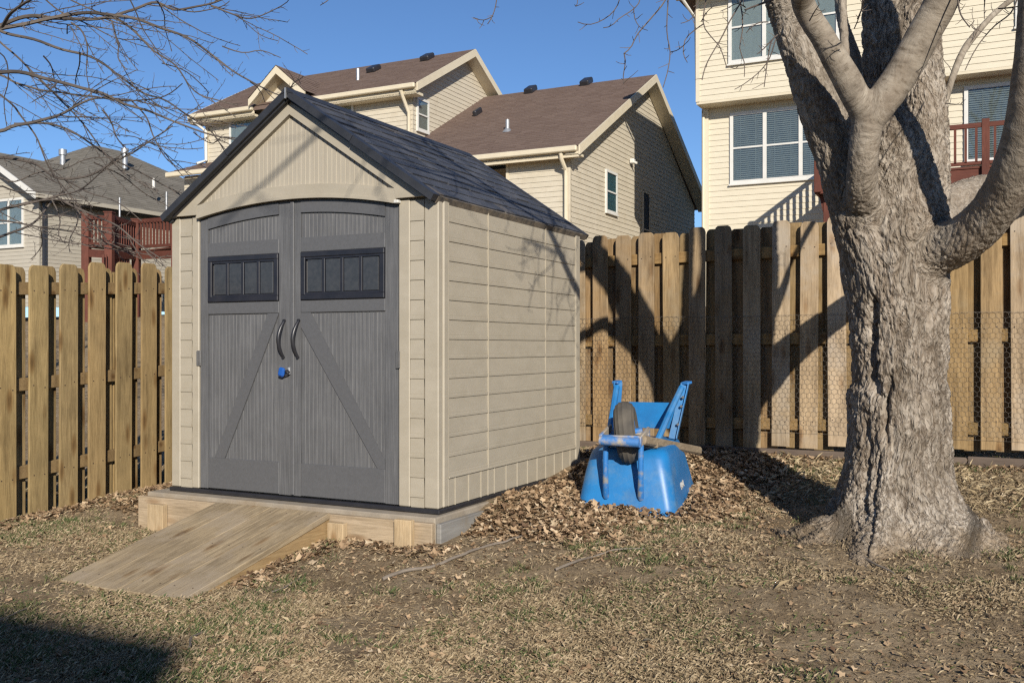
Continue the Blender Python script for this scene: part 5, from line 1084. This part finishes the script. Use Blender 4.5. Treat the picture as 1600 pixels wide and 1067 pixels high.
# ================================================================== GROUND COVER
def scatter(n, x0, x1, y0, y1, dens):       # rejection sampling in the visible wedge, denser near the camera
    Y = y0 * (y1 / y0) ** rng.random(n); X = x0 + (x1 - x0) * rng.random(n)
    k = (np.abs(X) < Y * .60 + .9); X, Y = X[k], Y[k]
    keep = rng.random(len(X)) < dens(X, Y); X, Y = X[keep], Y[keep]
    dx, dy = X - CX, Y - CY; x = dx * rx + dy * ry; y = dx * ux + dy * uy
    bad = ((x > -2.34) & (x < .112) & (y > -.15) & (y < 2.3)) | ((x > -1.115 - .45) & (x < -1.115 + .45) & (y > -1.31) & (y < -.1)) | ((X - 2.155) ** 2 + (Y - TY) ** 2 < .33 ** 2)
    wx = (X - pc.x) * math.cos(PHI) - (Y - pc.y) * math.sin(PHI); wy = (X - pc.x) * math.sin(PHI) + (Y - pc.y) * math.cos(PHI)
    bad |= (np.abs(wx) < .31) & (wy > .03) & (wy < .93)
    return X[~bad], Y[~bad]
def lxy(X, Y):
    dx, dy = X - CX, Y - CY; return dx * rx + dy * ry, dx * ux + dy * uy
def blades(name, n, dens, L, wdt, flat, mat, tone):
    X, Y = scatter(n, -5.8, 6.2, 3.1, 9.0, dens); m = len(X); Z = ground_h(X, Y)
    a = rng.random(m) * 2 * np.pi; l_ = L * (.4 + .9 * rng.random(m)); up = np.clip(flat + .35 * rng.normal(size=m), .04, 1.0); wd = wdt * (.6 + .8 * rng.random(m)) * np.clip(Y / 4.5, .9, 1.6)
    dxy = np.stack([np.cos(a), np.sin(a)], 1); hz = l_ * np.sqrt(1 - np.clip(up, 0, .98) ** 2); vz = l_ * up; sd = np.stack([-np.sin(a), np.cos(a)], 1) * (wd / 2)[:, None]
    B = np.stack([X, Y], 1); Md = B + dxy * (hz * .45)[:, None]; Tp = B + dxy * hz[:, None] + sd * rng.normal(size=(m, 1)) * 3
    v = np.empty((m, 4, 3)); v[:, 0, :2] = B - sd; v[:, 1, :2] = B + sd; v[:, 2, :2] = Md + sd; v[:, 3, :2] = Tp
    v[:, 0, 2] = v[:, 1, 2] = Z - .003; v[:, 2, 2] = Z + vz * .62 + .003; v[:, 3, 2] = Z + vz * (.75 + .3 * rng.random(m)) + .002
    o = np.arange(m) * 4; t_ = np.concatenate([np.stack([o, o + 1, o + 2], 1), np.stack([o, o + 2, o + 3], 1)])
    tn = np.tile(tone(X, Y, m), 2); ob = np_mesh(name, v.reshape(-1, 3), t_, mat, tn); return tag(ob, kind='stuff')
patch = lambda X, Y, s, seed: fbm(P3(X * s, Y * s), seed, 4)
def d_grass(X, Y):
    x, y = lxy(X, Y); d = sstep(.36, .60, patch(X, Y, 1.6, 31)) * .88 + .08; d = d * (.45 + .9 * sstep(.3, .7, patch(X, Y, 6., 33)))
    d = d * (1 - .8 * sstep(.2, .5, y) * (x > 0) * (x < 1.1)); d = d * np.where(((X - 2.155) ** 2 + (Y - TY) ** 2) < .8, .25, 1)
    return np.clip(d, 0, 1)
def t_dry(X, Y, m):
    gpt = sstep(.50, .66, patch(X, Y, 1.1, 35)) * .5 + sstep(.55, .7, patch(X, Y, 3.3, 37)) * .5
    gr = rng.random(m) < gpt * .40 + .01
    return np.where(gr, .8 + .2 * rng.random(m), .72 * rng.random(m))
tag(blades('dry_grass', 1500000, d_grass, .030, .0014, .12, 'grass', t_dry), 'short matted winter grass, tan with green tufts, all over the yard', 'grass')
def d_straw(X, Y):
    x, y = lxy(X, Y); return np.clip(sstep(1.4, 2.6, y) * (x > .4) * .75 * sstep(.35, .6, patch(X, Y, 2.2, 43)) + .004 * sstep(.45, .65, patch(X, Y, 1.3, 45)), 0, 1) * (y < 3.0)
tag(blades('straw', 165000, d_straw, .085, .0019, .10, 'straw', lambda X, Y, m: rng.random(m)), 'loose pale straw scattered before the back fence', 'straw')
def leaves(name, n, dens, size, pile):
    X, Y = scatter(n, -5.2, 5.4, 3.3, 9.2, dens); m = len(X); Z = ground_h(X, Y); x, y = lxy(X, Y)
    L = size * (.3 + 1.1 * rng.random(m) ** 1.5); a = rng.random(m) * 2 * np.pi; tl = rng.normal(size=m) * .34; rl = rng.normal(size=m) * .34; fold = .15 + .55 * rng.random(m)
    k = 10; th = np.linspace(0, 2 * np.pi, 9, endpoint=False)[None] + rng.normal(size=(m, 9)) * .14; rad = np.where(np.arange(9)[None] % 2 == 0, .62, .34) * (.65 + .6 * rng.random((m, 9))); asp = .5 + .5 * rng.random(m)
    q = np.zeros((m, k, 2)); q[:, :9, 0] = rad * np.cos(th); q[:, :9, 1] = rad * np.sin(th) * asp[:, None]
    zz = np.abs(q[:, :, 1]) * fold[:, None] + q[:, :, 0] ** 2 * (fold - .35)[:, None] + rng.normal(size=(m, k)) * .05
    px_, py_, pz_ = q[:, :, 0] * L[:, None], q[:, :, 1] * L[:, None], zz * L[:, None]
    ct, st = np.cos(tl)[:, None], np.sin(tl)[:, None]; px_, pz_ = px_ * ct - pz_ * st, px_ * st + pz_ * ct
    ct, st = np.cos(rl)[:, None], np.sin(rl)[:, None]; py_, pz_ = py_ * ct - pz_ * st, py_ * st + pz_ * ct
    ca_, sa_ = np.cos(a)[:, None], np.sin(a)[:, None]; v = np.empty((m, k, 3)); v[:, :, 0] = X[:, None] + px_ * ca_ - py_ * sa_; v[:, :, 1] = Y[:, None] + px_ * sa_ + py_ * ca_
    base = Z + .006 + pile(X, Y) * rng.random(m); v[:, :, 2] = base[:, None] + pz_ - pz_.min(1)[:, None] * .6
    o = np.arange(m) * k; t_ = np.concatenate([np.stack([o + i, o + (i + 1) % 9, o + 9], 1) for i in range(9)]); tn = np.tile(np.clip(rng.normal(.48, .30, m), 0, 1), 9)
    return tag(np_mesh(name, v.reshape(-1, 3), t_, 'leaf', tn), kind='stuff')
def soft_pile(X, Y):
    x, y = lxy(X, Y); return np.clip((1 - sstep(.6, 2.4, x)) * (x > 0) * sstep(-.5, .3, y) + .6 * (1 - sstep(.0, .5, np.abs(y + .4))) * (x < .6) * (x > -1.2), 0, 1)
def pile_amt(X, Y):
    x, y = lxy(X, Y)
    right = (x > -.05) * sstep(-.02, .22, y) * (1 - sstep(.55, 1.25, x - .15 * y)) + .75 * (x > .3) * sstep(.75, 1.2, y) * (1 - sstep(1.1, 1.8, x)) * (1 - sstep(2.7, 3.0, y))
    left = np.exp(-((x + 2.62) / .38) ** 2) * sstep(-.05, .35, y); rampe = np.exp(-((x + .58) / .11) ** 2) * (y < -.15) * (y > -1.05) * .55
    front_ = np.exp(-((y + .26) / .12) ** 2) * (x < .25) * (x > -.8) * .45; fl_ = np.exp(-((x + 3.12) / .14) ** 2) * .65 * (y < 2.6); fbk = np.exp(-((y - 2.93) / .10) ** 2) * .4
    return np.clip(np.maximum.reduce([right, left, rampe, front_, fl_, fbk]), 0, 1)
tag(leaves('leaf_litter', 430000, lambda X, Y: np.clip(pile_amt(X, Y) * .95, 0, 1) ** 1.3, .038, lambda X, Y: .038 * pile_amt(X, Y) ** 2), 'drift of dry brown leaves heaped along the shed and round the wheelbarrow', 'leaves')
tag(leaves('whole_leaves', 900, lambda X, Y: .5 + 0 * X, .040, lambda X, Y: 0 * X), 'single larger dead leaves dotted over the lawn', 'leaves')
tag(leaves('scattered_leaves', 80000, lambda X, Y: .04 + .30 * sstep(.45, .68, patch(X, Y, 1.5, 53)) + .5 * sstep(.05, .4, soft_pile(X, Y)), .026, lambda X, Y: 0 * X), 'broken brown leaf crumbs scattered thinly over the yard', 'leaves')
# green tufts
def tufts(n):
    X, Y = scatter(n, -5.2, 5.4, 3.3, 8.6, lambda X, Y: .02 + .98 * sstep(.52, .70, patch(X, Y, 1.7, 35))); m0 = len(X); k = 46; r_ = .035 * (.5 + rng.random(m0))
    X = np.repeat(X, k) + rng.normal(size=m0 * k) * np.repeat(r_, k); Y = np.repeat(Y, k) + rng.normal(size=m0 * k) * np.repeat(r_, k); m = len(X); Z = ground_h(X, Y)
    l_ = .035 * (.4 + .9 * rng.random(m)); a = rng.random(m) * 2 * np.pi; up = .45 + .45 * rng.random(m); wd = .0024 * (.7 + .6 * rng.random(m)); d2 = np.stack([np.cos(a), np.sin(a)], 1); sd = np.stack([-np.sin(a), np.cos(a)], 1) * (wd / 2)[:, None]; B = np.stack([X, Y], 1); h = l_ * np.sqrt(1 - up ** 2)
    v = np.empty((m, 4, 3)); v[:, 0, :2] = B - sd; v[:, 1, :2] = B + sd; v[:, 2, :2] = B + d2 * (h * .4)[:, None] + sd; v[:, 3, :2] = B + d2 * h[:, None]; v[:, 0, 2] = v[:, 1, 2] = Z - .003; v[:, 2, 2] = Z + l_ * up * .6; v[:, 3, 2] = Z + l_ * up
    o = np.arange(m) * 4; t_ = np.concatenate([np.stack([o, o + 1, o + 2], 1), np.stack([o, o + 2, o + 3], 1)]); tn = np.tile(np.where(rng.random(m) < .68, .80 + .2 * rng.random(m), .3 + .4 * rng.random(m)), 2)
    return tag(np_mesh('green_tufts', v.reshape(-1, 3), t_, 'grass', tn), 'small green tufts still growing among the dry lawn', 'grass', kind='stuff')
tufts(5200)
# clods and crumbs of soil
def crumbs(n):
    X, Y = scatter(n, -5, 5.2, 3.3, 8.5, lambda X, Y: .2 + .6 * sstep(.4, .65, patch(X, Y, 2.4, 57))); m = len(X); Z = ground_h(X, Y); s_ = .0045 * (.4 + 1.6 * rng.random(m) ** 2) * (Y / 4.5)
    oc = np.array([[1, 0, 0], [-1, 0, 0], [0, 1, 0], [0, -1, 0], [0, 0, .8], [0, 0, -.6]]); v = oc[None] * (s_[:, None, None]) * (1 + .35 * rng.normal(size=(m, 6, 3))); v[:, :, 0] += X[:, None]; v[:, :, 1] += Y[:, None]; v[:, :, 2] += Z[:, None]
    f = np.array([[0, 2, 4], [2, 1, 4], [1, 3, 4], [3, 0, 4], [2, 0, 5], [1, 2, 5], [3, 1, 5], [0, 3, 5]]); t_ = (f[None] + (np.arange(m) * 6)[:, None, None]).reshape(-1, 3)
    return tag(np_mesh('soil_crumbs', v.reshape(-1, 3), t_, 'soil'), 'small crumbs of dry soil lying on the bare lawn', 'soil', kind='stuff')
crumbs(45000)

# ================================================================== STICKS
def stick(pts, r0, r1, label):
    ch = [gpix(a, b_) for a, b_ in pts]; P, _ = densify([(p, .01) for p in ch], .03); P = [Vector((p[0] + .004 * math.sin(i * 1.3), p[1], gz(p[0], p[1]) + .012 + .006 * math.sin(i * .5))) for i, p in enumerate(P)]
    o = MB().tube([p - P[0] for p in P], [r0 + (r1 - r0) * i / (len(P) - 1) * (1 + .1 * math.sin(i)) for i in range(len(P))], 7).build('stick', 'stick', None, P[0], smooth=True); return tag(o, label, 'stick')
stick([(598, 908), (640, 894), (680, 885), (720, 872), (758, 855), (795, 848), (822, 838), (831, 825), (818, 803)], .010, .003, 'long thin bent stick lying on bare soil in front of the leaf drift')
stick([(868, 893), (890, 886), (925, 872), (955, 864), (985, 862), (1015, 859)], .0075, .003, 'short straight stick on the lawn in front of the wheelbarrow')
stick([(425, 928), (445, 922), (462, 912), (468, 904)], .005, .002, 'small curved twig on the lawn right of the ramp foot')
stick([(296, 1015), (300, 1002), (325, 988), (350, 978)], .006, .002, 'curved twig on the lawn at the edge of the house shadow')
stick([(0, 972), (28, 962), (60, 945)], .004, .002, 'thin twig on the grass at the left edge')
stick([(1345, 872), (1365, 885), (1398, 900)], .008, .003, 'thin dark root lying at the foot of the big tree')
